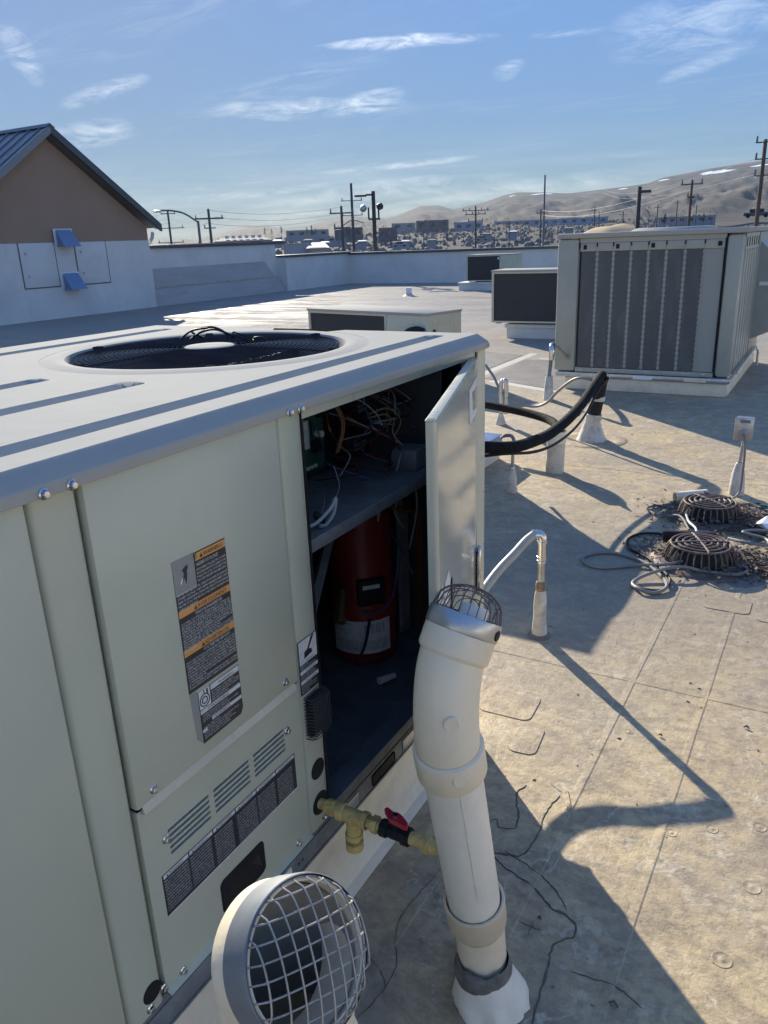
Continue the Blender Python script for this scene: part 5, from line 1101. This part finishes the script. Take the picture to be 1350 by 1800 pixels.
tag(obj('strap', MB().sweep(spline([(.26, 4.62, .07), (.29, 4.55, .05), (.34, 4.46, .05), (.36, 4.38, .04)], 5), .006, 6), 'white'), 'short white strap between the drain domes', 'strap')
tag(obj('broken_tile', MB().prism([(.75, 4.78, .02), (1.2, 4.70, .015), (1.25, 4.86, .02), (.98, 4.90, .05), (.78, 4.98, .06)], (0, 0, .008)), 'galv_dark', smooth=False), 'flat grey sheet scrap lying right of the drain domes', 'scrap')

# ------------------------------------------------------------------ far large rooftop unit
t = thing('equipment_curb', 'cream curb under the large far rooftop unit', 'curb', (-.9, 9.8, 0))
obj('curb_side', MB().box(-1.74, -.035, 8.64, 11.2, .001, .138, b=.012), 'curb', t)
U2 = thing('rooftop_unit', 'large far rooftop unit with seven dark perforated coil panels', 'rooftop unit', (-.9, 9.9, .14))
FY = 8.60; X2L, X2R, Z2T = -1.86, -.02, 1.60
o = MB().box(X2L+.03, X2R-.03, FY+.05, 11.0, .142, .20, b=.006); rl2 = obj('base_rail', o, 'galv', U2)
obj('base_rail', MB().box(X2L+.02, X2R+.005, FY+.006, FY+.06, .143, .197, b=.01), 'galv', U2)
for x0_, x1_, mm in ((-1.45, -1.22, 'curb'), (-.98, -.78, 'white'), (-.46, -.24, 'curb')): obj('rail_sticker', MB().box(x0_, x1_, FY+.0035, FY+.0055, .150, .190), mm, rl2, smooth=False)
obj('corner_post', MB().box(X2L, -1.625, FY, FY+.2, .205, Z2T, b=.03), 'paint_shaded', U2); obj('corner_post', MB().box(-.175, X2R, FY, FY+.16, .205, Z2T, b=.045), 'paint_shaded', U2)
obj('top_rail', MB().box(-1.62, -.18, FY+.012, FY+.1, 1.555, Z2T), 'paint_shaded', U2); obj('bottom_rail', MB().box(-1.62, -.18, FY+.006, FY+.1, .205, .252, b=.004), 'paint_shaded', U2)
obj('coil', MB().box(-1.62, -.18, FY+.06, FY+.12, .253, 1.553), 'coil', U2, smooth=False)
xs_ = [-1.605, -1.435, -1.265, -1.085, -.91, -.735, -.555, -.372, -.190]
for k in range(8):
    a, b_ = xs_[k]+.005, xs_[k+1]-.004
    obj('perforated_panel', MB().box(a, b_, FY+.022, FY+.026, .258, 1.468), 'perf_dark' if k < 7 else 'perf_light', U2, smooth=False)
    bl = obj('blank_panel', MB().box(a-.012, b_+.004, FY+.010, FY+.020, 1.470, 1.552, b=.002), 'paint_shaded', U2)
    if k in (0, 2, 4, 7): obj('black_square', MB().box((a+.02) if k != 7 else b_-.06, (a+.055) if k != 7 else b_-.02, FY+.006, FY+.0095, 1.490, 1.535), 'black', bl, smooth=False)
for k in range(1, 8):
    x = xs_[k]; P = []; nz = 46
    for i in range(nz+1): P.append((x-.007-(.010 if i % 2 else 0), FY+.018, .256+i*(1.468-.256)/nz))
    for i in range(nz, -1, -1): P.append((x+.009+(.010 if i % 2 else 0), FY+.018, .256+i*(1.468-.256)/nz))
    o = MB(); n_ = len(P); h_ = nz+1
    o.add(P, [(i, i+1, n_-2-i, n_-1-i) for i in range(nz)]); obj('serrated_strip', o, 'strip_paint_shaded', U2, smooth=False)
    obj('slot', MB().box(x-.006, x+.006, FY+.004, FY+.009, 1.515, 1.553), 'black', U2, smooth=False)
obj('dark_joint', MB().box(-.184, -.178, FY+.002, FY+.015, .21, 1.575), 'black', U2, smooth=False); obj('dark_joint', MB().box(-1.622, -1.614, FY+.003, FY+.015, 1.50, 1.56), 'black', U2, smooth=False)
for x in (-1.55, -1.18, -.85, -.47, -.28): bolt(U2, (x, FY+.0055, .228), (0, -1, 0), .012)
for z in (.30, 1.53): pass
obj('top_cover', MB().box(X2L-.01, X2R+.02, FY-.02, 11.05, Z2T+.002, 1.655, b=.018), 'cap_paint', U2)
obj('fan_orifice', MB().lathe([(.46, 0), (.42, .02), (.38, .028), (.36, .01)], (-.85, 9.55, 1.655), n=48), 'cap_paint', U2)
obj('fan_grille', MB().lathe([(.37, .02), (.2, .03), (.0005, .034)], (-.85, 9.55, 1.655), n=40), 'grille', U2)
# long side with louvred coil guard
obj('side_body', MB().box(-1.79, -.06, FY+.2, 11.0, .206, 1.598), 'dark_in', U2, smooth=False)
for k in range(6):
    y = FY+.20+k*.21
    obj('louvre_fin', MB().prism([(-.055, y, .215), (-.018, y+.02, .215), (-.018, y+.12, .215), (-.055, y+.15, .215)], (0, 0, 1.22)), 'paint_shaded', U2, ang=30)
    obj('slot', MB().box(-.03, -.015, y+.05, y+.08, 1.47, 1.56), 'black', U2, smooth=False)
obj('side_header', MB().box(-.06, -.02, FY+.17, 10.0, 1.44, 1.598), 'paint_shaded', U2)
obj('side_panel', MB().box(-.06, -.012, 10.05, 11.0, .206, 1.598, b=.01), 'paint_shaded', U2)
obj('hood', MB().prism([(-.011, 10.12, 1.50), (.20, 10.12, 1.30), (.42, 10.12, .95), (.42, 10.12, .62), (-.011, 10.12, .42)], (0, .85, 0)), 'paint_shaded', U2, smooth=False)
obj('hood_rim', MB().box(.02, .44, 10.10, 10.118, 1.02, 1.06), 'white', U2)
obj('drain_pipe', MB().sweep([(.02, 8.75, .24), (.02, 10.6, .27), (.05, 10.62, .22), (.05, 10.62, .05)], .016, 10), 'galv', U2)

# ------------------------------------------------------------------ small condensers
def condenser(name_label, x0, x1, y0, y1, z0, z1, curb, cl_label, rz=0, coil_x1=None, m='trim_paint'):
    cx_, cy_ = (x0+x1)/2, (y0+y1)/2
    if curb:
        a, b_, c_, d, h = curb; e = thing('equipment_curb', cl_label, 'curb', ((a+b_)/2, (c_+d)/2, 0)); obj('curb_side', MB().box(a+.03, b_-.03, c_+.03, d-.03, .001, h-.06), 'wall_white', e); obj('curb_cap', MB().box(a, b_, c_, d, h-.058, h, b=.008), 'wall_white', e)
    t = thing('condenser', name_label, 'condenser', (cx_, cy_, z0), None, rz)
    W_, D_, H_ = (x1-x0)/2, (y1-y0)/2, z1-z0
    def lo(n, mb_, mm, par=None, **k): return obj(n, mb_, mm, par or t, local=True, **k)
    c1 = (coil_x1-cx_) if coil_x1 else W_-.03
    lo('cabinet', MB().box(-W_, W_, -D_+.03, D_, .02, H_-.03), m)
    lo('coil_face', MB().box(-W_+.04, c1, -D_+.018, -D_+.028, .05, H_-.06), 'coil', smooth=False)
    fr = MB(); fr.box(-W_, -W_+.038, -D_, -D_+.029, .02, H_-.03); fr.box(c1+.002, W_ if not coil_x1 else c1+.03, -D_, -D_+.029, .02, H_-.03); fr.box(-W_+.04, c1, -D_, -D_+.029, .02, .048); fr.box(-W_+.04, c1, -D_, -D_+.029, H_-.058, H_-.03)
    lo('frame', fr, m, smooth=False)
    if coil_x1: lo('service_panel', MB().box(c1+.032, W_, -D_+.004, -D_+.029, .02, H_-.03, b=.003), m)
    lo('top_cover', MB().box(-W_-.012, W_+.012, -D_-.012, D_+.012, H_-.028, H_, b=.006), 'cap_paint')
    for sx in (-W_+.1, W_-.1): lo('foot', MB().box(sx-.04, sx+.04, -D_+.05, D_-.05, -.0, .018), 'galv_dark')
    return t, lo, W_, D_, H_
condenser('condenser with a large dark coil face on a white curb left of the big unit', -4.34, -2.6, 12.8, 13.45, .245, 1.12, (-4.12, -2.4, 12.85, 13.6, .235), 'white curb under the middle dark-faced condenser')
t5, lo5, w5, d5, h5 = condenser('farthest small condenser standing before the back parapet', -10.08, -8.50, 24.6, 25.5, .275, 1.12, (-10.38, -8.2, 24.55, 25.7, .26), 'low white curb under the farthest condenser', 0, -8.93, 'paint')
lo5('coil_sticker', MB().box(w5-.5, w5-.45, -d5+.012, -d5+.016, h5-.16, h5-.10), 'white')
t3, lo3, w3, d3, h3 = condenser('low wide condenser with white top seen just over the main unit', -5.46, -3.29, 8.78, 9.42, .26, .82, (-5.34, -3.34, 8.7, 9.5, .25), 'curb hidden behind the main unit under the low condenser', rad(-14), -4.01)
lo3('suction_hose', MB().sweep(spline([(w3-.06, -d3-.01, .34), (w3-.12, -d3-.08, .37), (w3-.24, -d3-.10, .33), (w3-.34, -d3-.06, .20), (w3-.36, -d3-.02, .02)], 6), .045, 14), 'black')
lo3('knockout', MB().lathe([(.035, 0), (.001, .003)], (w3+.001, -d3+.12, .33), (1, 0, 0), 16), 'black'); lo3('conduit_fitting', MB().sweep(spline([(w3, .18, .25), (w3+.08, .18, .25), (w3+.2, .18, .20), (w3+.3, .18, .02)], 5), .025, 12), 'flex')
t6, lo6, w6, d6, h6 = condenser('condenser half hidden behind the main unit, its blue base pan showing right of the door', -2.4, -1.28, 4.23, 5.2, .14, .80, (-2.5, -1.27, 4.2, 5.62, .13), 'low curb seen right of the open door')
lo6('base_pan', MB().box(-w6, w6+.0, d6+.003, d6+.40, .0, .06, b=.006), 'blue_metal')
# vent stub, floor items
t = thing('vent_stub', 'small white vent stub standing alone on the far roof', 'vent pipe', (-11.02, 22.32, 0)); obj('pipe', MB().sweep([(-11.02, 22.32, .001), (-11.02, 22.32, .25)], .09, 20), 'white', t); obj('boot', MB().lathe([(.2, .001), (.11, .04), (.095, .08)], (-11.02, 22.32, 0), n=20), 'lap_white', t)

# ------------------------------------------------------------------ poles and wires
def pole(px, py0, py1, dist, r_, name, lab, cat, m='wood_pole', arms=(), lean=None, group=None):
    b_ = at(px, py0, dist); a, e = azel(px, py0); gz_ = ground_z(a, dist)-.3
    top = CAM.z+dist*math.tan(azel(px if lean is None else lean, py1)[1])
    t = thing(name, lab, cat, (b_.x, b_.y, gz_), group)
    obj('pole_shaft', MB().sweep([(b_.x, b_.y, gz_), (b_.x, b_.y, top)], [r_*1.25, r_*.8], 10), m, t)
    rt = Vector((math.cos(a), math.sin(a), 0))
    for (dz, L_, k, thick) in arms:
        c_ = Vector((b_.x, b_.y, top-dz)); am = obj('crossarm', MB().sweep([c_-rt*L_, c_+rt*L_], thick, 6), m, t)
        for i in range(k):
            p = c_-rt*L_*.9+rt*(2*L_*.9*i/max(1, k-1)); obj('insulator', MB().sweep([p, p+Vector((0, 0, .35))], [.07, .05], 6), 'cable_grey', am)
    return t, Vector((b_.x, b_.y, top)), rt
P = {}
P['A'] = pole(301, 425, 370, 120, .16, 'utility_pole', 'lattice armed utility pole just behind the curved street lamp', 'utility pole', 'far_dark', ((.4, 1.0, 2, .06), (2.3, 2.0, 3, .06), (4.2, 1.8, 2, .06)))
P['B'] = pole(372, 427, 367, 90, .16, 'utility_pole', 'single crossarm utility pole right of the curved street lamp', 'utility pole', 'far_dark', ((.95, 1.5, 3, .09), (1.9, .6, 1, .06)))
P['D'] = pole(604, 447, 362, 70, .13, 'utility_pole', 'utility pole with a boxy transformer above the white parapet', 'utility pole', 'far_dark', ((.55, 1.0, 3, .06), (1.7, .7, 1, .05)))
P['Cc'] = pole(622, 432, 322, 110, .20, 'utility_pole', 'tall steel utility pole left of the floodlight pole', 'utility pole', 'far_dark', ((2.1, 1.4, 2, .05), (3.9, 1.4, 2, .05), (5.7, 1.2, 2, .05)))
P['F'] = pole(836, 442, 362, 120, .14, 'utility_pole', 'utility pole with many stacked crossarms above the brush', 'utility pole', 'far_dark', ((.6, 1.9, 5, .06), (1.1, 1.5, 4, .06), (2.0, 1.1, 3, .06)))
P['G'] = pole(949, 436, 368, 120, .12, 'utility_pole', 'short utility pole beside the thin light mast', 'utility pole', 'far_dark', ((.5, .6, 2, .05),))
P['J'] = pole(1210, 400, 318, 70, .11, 'utility_pole', 'leaning looking utility pole between the dark pole and the tallest one', 'utility pole', 'wood_pole', ((.25, .8, 3, .05), (1.2, .25, 1, .08)))
P['K'] = pole(1330, 388, 245, 55, .13, 'utility_pole', 'tallest wooden pole at the right edge of the view', 'utility pole', 'wood_pole', ((.15, .5, 1, .04), (1.05, .45, 1, .04), (1.95, .4, 1, .04)), lean=1342)
POLE_L = {745: 'thin distant pole left of the many-armed utility pole, leftmost of the thin ones', 895: 'thin distant pole between the many-armed pole and the thin mast', 1044: 'thin distant pole just above the left end of the big unit roof', 1052: 'thin distant pole of a close pair, the right one, above the big unit roof', 1094: 'thin distant pole left of the thick dark parking pole', 1154: 'thin distant pole first to the right of the thick dark parking pole', 1188: 'thin distant pole close left of the leaning looking utility pole', 1222: 'thin distant pole close right of the leaning looking utility pole'}
for i, (px, a, b_, dd) in enumerate(((1044, 402, 365, 220), (1052, 402, 372, 230), (1094, 400, 372, 200), (1154, 396, 360, 210), (1188, 394, 352, 240), (895, 418, 388, 260), (745, 424, 390, 260), (1222, 392, 360, 260))):
    pole(px, a, b_, dd, .16, 'distant_pole', POLE_L[px], 'utility pole', 'far_dark', ((.6, .9, 0, .06),), group='thin distant poles along the valley road')
# light mast
pole(955, 418, 308, 120, .14, 'light_mast', 'tall thin mast rising left of the large rooftop unit', 'mast', 'galv_dark')
t, tp_, rt = pole(1120, 402, 328, 60, .16, 'light_pole', 'thick dark parking pole rising behind the big unit roof', 'light pole', 'pole_dark')
obj('lamp_head', MB().box(-.05, .75, -.12, .12, -.42, -.25, T=Matrix.Translation(tp_) @ Matrix.Rotation(azel(1120, 328)[0], 4, 'Z')), 'pole_dark', t)
# transformer
t, tp_, rt = P['D']; obj('transformer', MB().lathe([(.0005, .0), (.33, .0), (.33, .85), (.0005, .9)], tp_-Vector((0, 0, 2.7))-rt*.35, n=12), 'galv_dark', t)
# street lamp
t, tp_, rt = pole(352, 425, 388, 60, .11, 'street_lamp', 'street lamp with long curved arm reaching left', 'street lamp', 'galv_dark')
end = at(281, 371, 60.5); obj('arm', MB().sweep(spline([tp_-Vector((0, 0, .1)), tp_+(end-tp_)*.35+Vector((0, 0, .25)), tp_+(end-tp_)*.7+Vector((0, 0, .22)), end+Vector((0, 0, .03))], 6), [.06]*19, 8), 'galv_dark', t); obj('lamp_head', MB().box(-.42, .1, -.13, .13, -.09, .05, b=.03, T=Matrix.Translation(end) @ Matrix.Rotation(azel(281, 371)[0], 4, 'Z')), 'galv', t)
t, tp_, rt = pole(597, 452, 398, 75, .06, 'street_lamp', 'thin street lamp arm reaching right below the transformer pole', 'street lamp', 'galv_dark')
end = at(640, 392, 75); obj('arm', MB().sweep(spline([tp_-Vector((0, 0, .3)), tp_+(end-tp_)*.5+Vector((0, 0, .35)), end], 6), .045, 6), 'galv_dark', t)
# floodlight pole
t, tp_, rt = pole(660, 447, 336, 35, .10, 'floodlight_pole', 'dark square pole with lamp arm and twin floodlights over the parapet', 'light pole', 'pole_dark', lean=657)
RZ = Matrix.Rotation(azel(657, 336)[0], 4, 'Z')
obj('lamp_arm', MB().box(-.32, 0, -.04, .04, -.17, -.10, T=Matrix.Translation(tp_) @ RZ), 'pole_dark', t); obj('lamp_head', MB().box(-.78, -.28, -.13, .13, -.20, -.13, b=.02, T=Matrix.Translation(tp_) @ RZ), 'pole_dark', t)
obj('bracket', MB().box(-.24, .26, -.04, .04, -1.12, -1.05, T=Matrix.Translation(tp_) @ RZ), 'pole_dark', t)
for sx in (-.22, .20):
    fl = obj('floodlight', MB().lathe([(.0005, 0), (.10, .01), (.15, .10), (.13, .22), (.05, .26), (.0005, .27)], tp_+RZ @ Vector((sx*1.5, 0, -.72)), RZ @ Vector((.6 if sx > 0 else -.75, -.2, .45)) if sx < 0 else RZ @ Vector((-.2, .1, .6)), 14), 'galv' if sx < 0 else 'pole_dark', t)
    obj('floodlight_stem', MB().box(sx*1.0-.035, sx*1.0+.035, -.04, .04, -1.05, -.62, T=Matrix.Translation(tp_) @ RZ), 'pole_dark', fl)
def wire(a, b_, sag, lab, r_=.013):
    a, b_ = Vector(a), Vector(b_); tag(obj('power_line', MB().sweep([a+(b_-a)*(i/14)+Vector((0, 0, -sag*4*(i/14)*(1-i/14))) for i in range(15)], r_, 4), 'pole_dark'), lab, 'power line', 'power lines over the valley road')
def ap(k, s_, dz): t, tp_, rt = P[k]; return tp_+rt*s_-Vector((0, 0, dz))
for w3_, dz, s_ in (('top', .1, 0), ('middle', .8, 1.3), ('bottom', 1.4, -.5)):
    wire(ap('A', 0, dz+.2), ap('B', s_*.5, dz), .5, w3_+' power line from the lattice armed pole to the single crossarm pole'); wire(ap('B', s_*.5, dz), ap('D', s_*.3, dz*.6), .5, w3_+' power line from the single crossarm pole to the transformer pole')
    a_ = ap('A', 0, dz+.2); wire(a_+Vector((-38, 22, .5)), a_, .4, w3_+' power line running behind the gable to the lattice armed pole')
for dz in (1.0, 1.9): wire(ap('K', -.4, dz), ap('K', -.4, dz)+Vector((-60, 190, 8)), 1.5, ('upper' if dz < 1.5 else 'lower')+' power line leaving the tallest pole')
for dz in (.2, .8): wire(ap('J', -.6, dz), ap('G', .3, dz), .8, ('upper' if dz < .5 else 'lower')+' power line between the short pole and the leaning looking pole', .014)

ORD = ['first','second','third','fourth','fifth','sixth','seventh','eighth','ninth','tenth','eleventh','twelfth','thirteenth','fourteenth','fifteenth','sixteenth','seventeenth','eighteenth','nineteenth','twentieth','twenty-first','twenty-second','twenty-third','twenty-fourth','twenty-fifth','twenty-sixth']
# ------------------------------------------------------------------ town in the valley
def house_at(px0, px1, py_top, py_bot, dist, lab, wallm, roofm, cat='building', gable=True, depth=12, nwin=3, name='distant_building', group=None):
    a0_, _ = azel(px0, py_bot); a1_, _ = azel(px1, py_bot); am = (a0_+a1_)/2; W_ = abs(a0_-a1_)*dist; z0 = CAM.z+dist*math.tan(azel((px0+px1)/2, py_bot)[1]); z1 = CAM.z+dist*math.tan(azel((px0+px1)/2, py_top)[1])
    p = Vector((-math.sin(am)*dist, math.cos(am)*dist, z0)); t = thing(name, lab, cat, p, group, am); h = z1-z0
    lo = lambda n, mb_, mm, par=None: obj(n, mb_, mm, par or t, local=True, smooth=False)
    eh = h*.66 if gable else h*.96
    lo('wall', MB().box(-W_/2, W_/2, 0, depth, -2.5, eh), wallm)
    if gable: lo('roof', MB().add([(-W_/2-.3, -.3, eh-.05), (W_/2+.3, -.3, eh-.05), (W_/2+.3, depth+.3, eh-.05), (-W_/2-.3, depth+.3, eh-.05), (-W_/2*.8, depth/2, h), (W_/2*.8, depth/2, h)], [(0, 1, 5, 4), (1, 2, 5), (2, 3, 4, 5), (3, 0, 4), (0, 3, 2, 1)]), roofm)
    else: lo('roof', MB().box(-W_/2-.1, W_/2+.1, -.1, depth+.1, eh+.01, h), roofm)
    for i in range(nwin):
        x = -W_/2+W_*(i+.5)/nwin; lo('window', MB().box(x-W_/nwin*.22, x+W_/nwin*.22, -.08, -.003, eh*.4, eh*.78), 'glass_dark')
    return t, lo, W_, eh, h
t, lo, W_, eh, h = house_at(388, 486, 416, 434, 110, 'hipped dark shingle roof with small vents beyond the sloped wall', 'house_wall', 'shingle', nwin=2)
for i in range(6): lo('roof_vent', MB().box(-W_*.32+i*W_*.12, -W_*.32+i*W_*.12+.5, 2.0, 2.5, h*.9, h*.9+.35), 'white')
t, lo, W_, eh, h = house_at(514, 560, 427, 452, 75, 'low grey building with white roof edge beside the white house', 'house_wall', 'white', gable=False, nwin=0)
t, lo, W_, eh, h = house_at(560, 590, 425, 452, 72, 'white gabled house front with dark garage opening beyond the parapet', 'house_wall', 'house_wall', nwin=0)
lo('garage_door', MB().box(-W_*.4, W_*.35, -.06, -.004, -1, eh*.45), 'far_dark')
rl = random.Random(3)
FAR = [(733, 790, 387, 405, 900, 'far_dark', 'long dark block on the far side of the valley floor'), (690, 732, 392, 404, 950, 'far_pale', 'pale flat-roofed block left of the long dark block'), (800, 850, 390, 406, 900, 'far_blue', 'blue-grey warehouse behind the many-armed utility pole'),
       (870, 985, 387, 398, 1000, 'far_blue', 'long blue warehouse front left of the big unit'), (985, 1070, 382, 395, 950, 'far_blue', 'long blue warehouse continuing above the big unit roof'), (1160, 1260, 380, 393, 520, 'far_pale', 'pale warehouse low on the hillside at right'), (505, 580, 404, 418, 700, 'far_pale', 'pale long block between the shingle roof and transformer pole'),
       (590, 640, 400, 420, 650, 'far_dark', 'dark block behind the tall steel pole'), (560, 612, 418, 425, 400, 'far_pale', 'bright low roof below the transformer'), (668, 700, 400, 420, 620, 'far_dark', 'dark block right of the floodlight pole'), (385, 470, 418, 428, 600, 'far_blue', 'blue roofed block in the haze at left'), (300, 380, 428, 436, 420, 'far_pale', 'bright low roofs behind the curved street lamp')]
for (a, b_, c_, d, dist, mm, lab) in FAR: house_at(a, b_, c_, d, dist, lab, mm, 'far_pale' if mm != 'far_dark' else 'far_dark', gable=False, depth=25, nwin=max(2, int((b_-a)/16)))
HPX = sorted((545, 575, 700, 716, 762, 905, 1005, 640, 860, 490))
for i, (px, py, dd) in enumerate(((545, 424, 300), (575, 428, 260), (700, 428, 340), (716, 426, 360), (762, 424, 330), (905, 409, 300), (1005, 403, 260), (640, 426, 300), (860, 413, 330), (490, 425, 380))):
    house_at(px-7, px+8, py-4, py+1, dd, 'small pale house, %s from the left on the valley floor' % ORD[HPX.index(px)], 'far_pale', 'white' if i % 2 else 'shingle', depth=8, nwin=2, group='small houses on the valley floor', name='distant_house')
# cars on the frontage road
def car(px, py, dist, col, lab):
    p = at(px, py, dist); am = azel(px, py)[0]; t = thing('parked_car', lab, 'car', p, None, am); lo = lambda n, mb_, mm, par=None: obj(n, mb_, mm, par or t, local=True)
    lo('body', MB().box(-2.2, 2.2, -.9, .9, .35, .95, b=.15), col); lo('cabin', MB().box(-1.3, 1.1, -.78, .78, .96, 1.5, b=.18), 'glass_dark')
    for x in (-1.4, 1.4): lo('wheel', MB().sweep([(x, -.92, .35), (x, -.7, .35)], .34, 12), 'black')
    for s_ in (-.6, .6): lo('headlight', MB().box(-2.24, -2.2, s_-.18, s_+.18, .6, .75), 'white')
car(703, 434, 260, 'far_pale', 'pale car on the road just above the parapet'); car(847, 423, 300, 'far_pale', 'silver car on the road below the many-armed pole'); car(1330, 383, 160, 'far_dark', 'dark car parked by the tallest pole')
# water tanks
for px, lab in ((1309, 'pale water tank left of the tallest pole'), (1332, 'pale water tank behind the tallest pole')):
    p = at(px, 316 if px < 1320 else 312, 2300); t = thing('water_tank', lab, 'water tank', p); obj('tank_shell', MB().lathe([(6.5, -14), (6.5, 4), (4, 6), (.01, 6.6)], p, n=20), 'silver_tank', t)
# golden mound
a, e = azel(1092, 400); p = Vector((-math.sin(a)*180, math.cos(a)*180, 0)); o = MB(); vs = []; K = 40
for i in range(K):
    for j in range(20):
        u, v = -1+2*i/(K-1), -1+2*j/19; h = max(0, math.cos(u*math.pi/2))**1.2*max(0, math.cos(v*math.pi/2)); rt = Vector((math.cos(a), math.sin(a), 0)); fw = Vector((-math.sin(a), math.cos(a), 0))
        q = p+rt*u*14+fw*v*14; vs.append((q.x, q.y, -1.5+h*(4.6+.5*noise.noise(Vector((u*4, v*4, 0))))))
o.add(vs, [(i*20+j, (i+1)*20+j, (i+1)*20+j+1, i*20+j+1) for i in range(K-1) for j in range(19)]); struct(obj('hill', o, 'golden', ang=80))
# road
o = MB(); vs = []
for px in range(640, 1500, 20):
    a, e = azel(px, 420); r_ = 250-40*(px-640)/860
    for k in (0, 9): vs.append((-math.sin(a)*(r_+k), math.cos(a)*(r_+k), ground_z(a, r_)+.9))
o.add(vs, [(2*i, 2*i+1, 2*i+3, 2*i+2) for i in range(len(vs)//2-1)]); struct(obj('road', o, 'shingle', smooth=False))
o = MB()
for px in range(640, 1490, 10):
    a, e = azel(px, 420); r_ = 248-40*(px-640)/860; a2, _ = azel(px+10, 420); r2 = 248-40*(px-630)/860
    A_ = Vector((-math.sin(a)*r_, math.cos(a)*r_, ground_z(a, r_)+1.5)); B_ = Vector((-math.sin(a2)*r2, math.cos(a2)*r2, ground_z(a2, r2)+1.5)); o.add([A_, B_, B_+Vector((0, 0, .45)), A_+Vector((0, 0, .45))], [(0, 1, 2, 3)]); o.cyl(A_-Vector((0, 0, 1.6)), A_+Vector((0, 0, .4)), .12, 4)
t = thing('guard_rail', 'dark guard rail along the road above the brush', 'guard rail', (0, 200, 0)); obj('rail', o, 'galv_dark', t, smooth=False)
# brush
o = MB(); rb = random.Random(9)
def clump(o, p, s_, sh=1.0):
    n_ = 5; base = []
    for i in range(n_):
        q = 2*math.pi*i/n_+rb.random(); base.append((p.x+math.cos(q)*s_*rb.uniform(.7, 1.2), p.y+math.sin(q)*s_*rb.uniform(.7, 1.2), p.z-.1))
    mid = [(p.x+(b_[0]-p.x)*.8+rb.uniform(-.2, .2)*s_, p.y+(b_[1]-p.y)*.8, p.z+s_*sh*rb.uniform(.5, 1)) for b_ in base]
    top = (p.x+rb.uniform(-.2, .2)*s_, p.y, p.z+s_*sh*rb.uniform(1.0, 1.5))
    o.add(base+mid+[top], [(i, (i+1) % n_, n_+(i+1) % n_, n_+i) for i in range(n_)]+[(n_+i, n_+(i+1) % n_, 2*n_) for i in range(n_)])
for i in range(15000):
    a = rad(rb.uniform(-4, 34)); r_ = 45+rb.random()**1.3*330; z = ground_z(a, r_); clump(o, Vector((-math.sin(a)*r_, math.cos(a)*r_, z)), rb.uniform(.15, .5), rb.uniform(.5, 1.1))
b1 = stuff(obj('brush', o, 'brush', smooth=False)); b1['label'] = 'dry brown brush beyond the parapet'
def tree(px, py, dist, h, kind, lab, group=None):
    p = at(px, py, dist); t = thing('conifer_tree' if kind else 'bare_tree', lab, 'tree', p, group)
    obj('trunk', MB().sweep([p-Vector((0, 0, 3)), p+Vector((0, 0, h*.6))], [h*.03, h*.012], 6), 'bare_tree', t); o = MB()
    for i in range(150 if not kind else 90):
        f = rb.random(); 
        if kind: rr_ = h*.24*(1-f)+.1; z = h*(.15+.85*f)
        else: rr_ = h*.42*math.sin(math.pi*(.15+.8*f)); z = h*(.25+.75*f)
        q = rb.uniform(0, 6.3); c_ = p+Vector((math.cos(q)*rr_*rb.random()**.5, math.sin(q)*rr_*rb.random()**.5, z)); s_ = h*(.09 if kind else .016)
        d1 = Vector((rb.uniform(-1, 1), rb.uniform(-1, 1), rb.uniform(-.4, 1))).normalized()*h*(.08 if kind else .12); d2 = Vector((-d1.y, d1.x, rb.uniform(-.3, .3))).normalized()*s_
        o.add([c_-d2, c_+d2, c_+d1], [(0, 1, 2)])
    stuffc = obj('crown', o, 'conifer' if kind else 'bare_tree', t, smooth=False)
for i, (px, py, dd, h, k) in enumerate(((466, 414, 600, 5, 1), (478, 413, 620, 4, 1), (540, 412, 500, 4, 1), (548, 411, 520, 5, 1), (555, 413, 500, 3.5, 1), (495, 411, 620, 5, 1), (1168, 396, 220, 2.5, 1), (787, 426, 330, 3.2, 1), (845, 424, 320, 3, 1), (930, 412, 260, 2.5, 1), (960, 411, 250, 2, 1), (1236, 392, 300, 3, 1))):
    tree(px, py, dd, h, k, 'small dark evergreen, %s from the left beyond the parapet' % ORD[sorted((466, 478, 540, 548, 555, 495, 1168, 787, 845, 930, 960, 1236)).index(px)], 'dark evergreens across the valley')
for i in range(26):
    TPX = (600, 660, 690, 705, 720, 735, 750, 768, 780, 800, 815, 830, 855, 870, 890, 915, 940, 972, 1140, 1150, 1180, 1200, 640, 675, 1205, 1250); px = TPX[i]; tree(px, 421-(px-600)*.043+rb.uniform(-3, 3), rb.uniform(300, 480), rb.uniform(4, 7), 0, 'bare brown winter tree, %s from the left on the valley floor' % ORD[sorted(TPX).index(px)], 'bare winter trees on the valley floor')
o = MB()
for i in range(1700):
    px = rb.uniform(280, 1240); a, e = azel(px, 415); r_ = rb.uniform(450, 1000); z = ground_z(a, r_); clump(o, Vector((-math.sin(a)*r_, math.cos(a)*r_, z)), rb.uniform(.8, 2.4), rb.uniform(.6, 1.3))
stuff(obj('distant_woods', o, 'bare_tree', smooth=False))
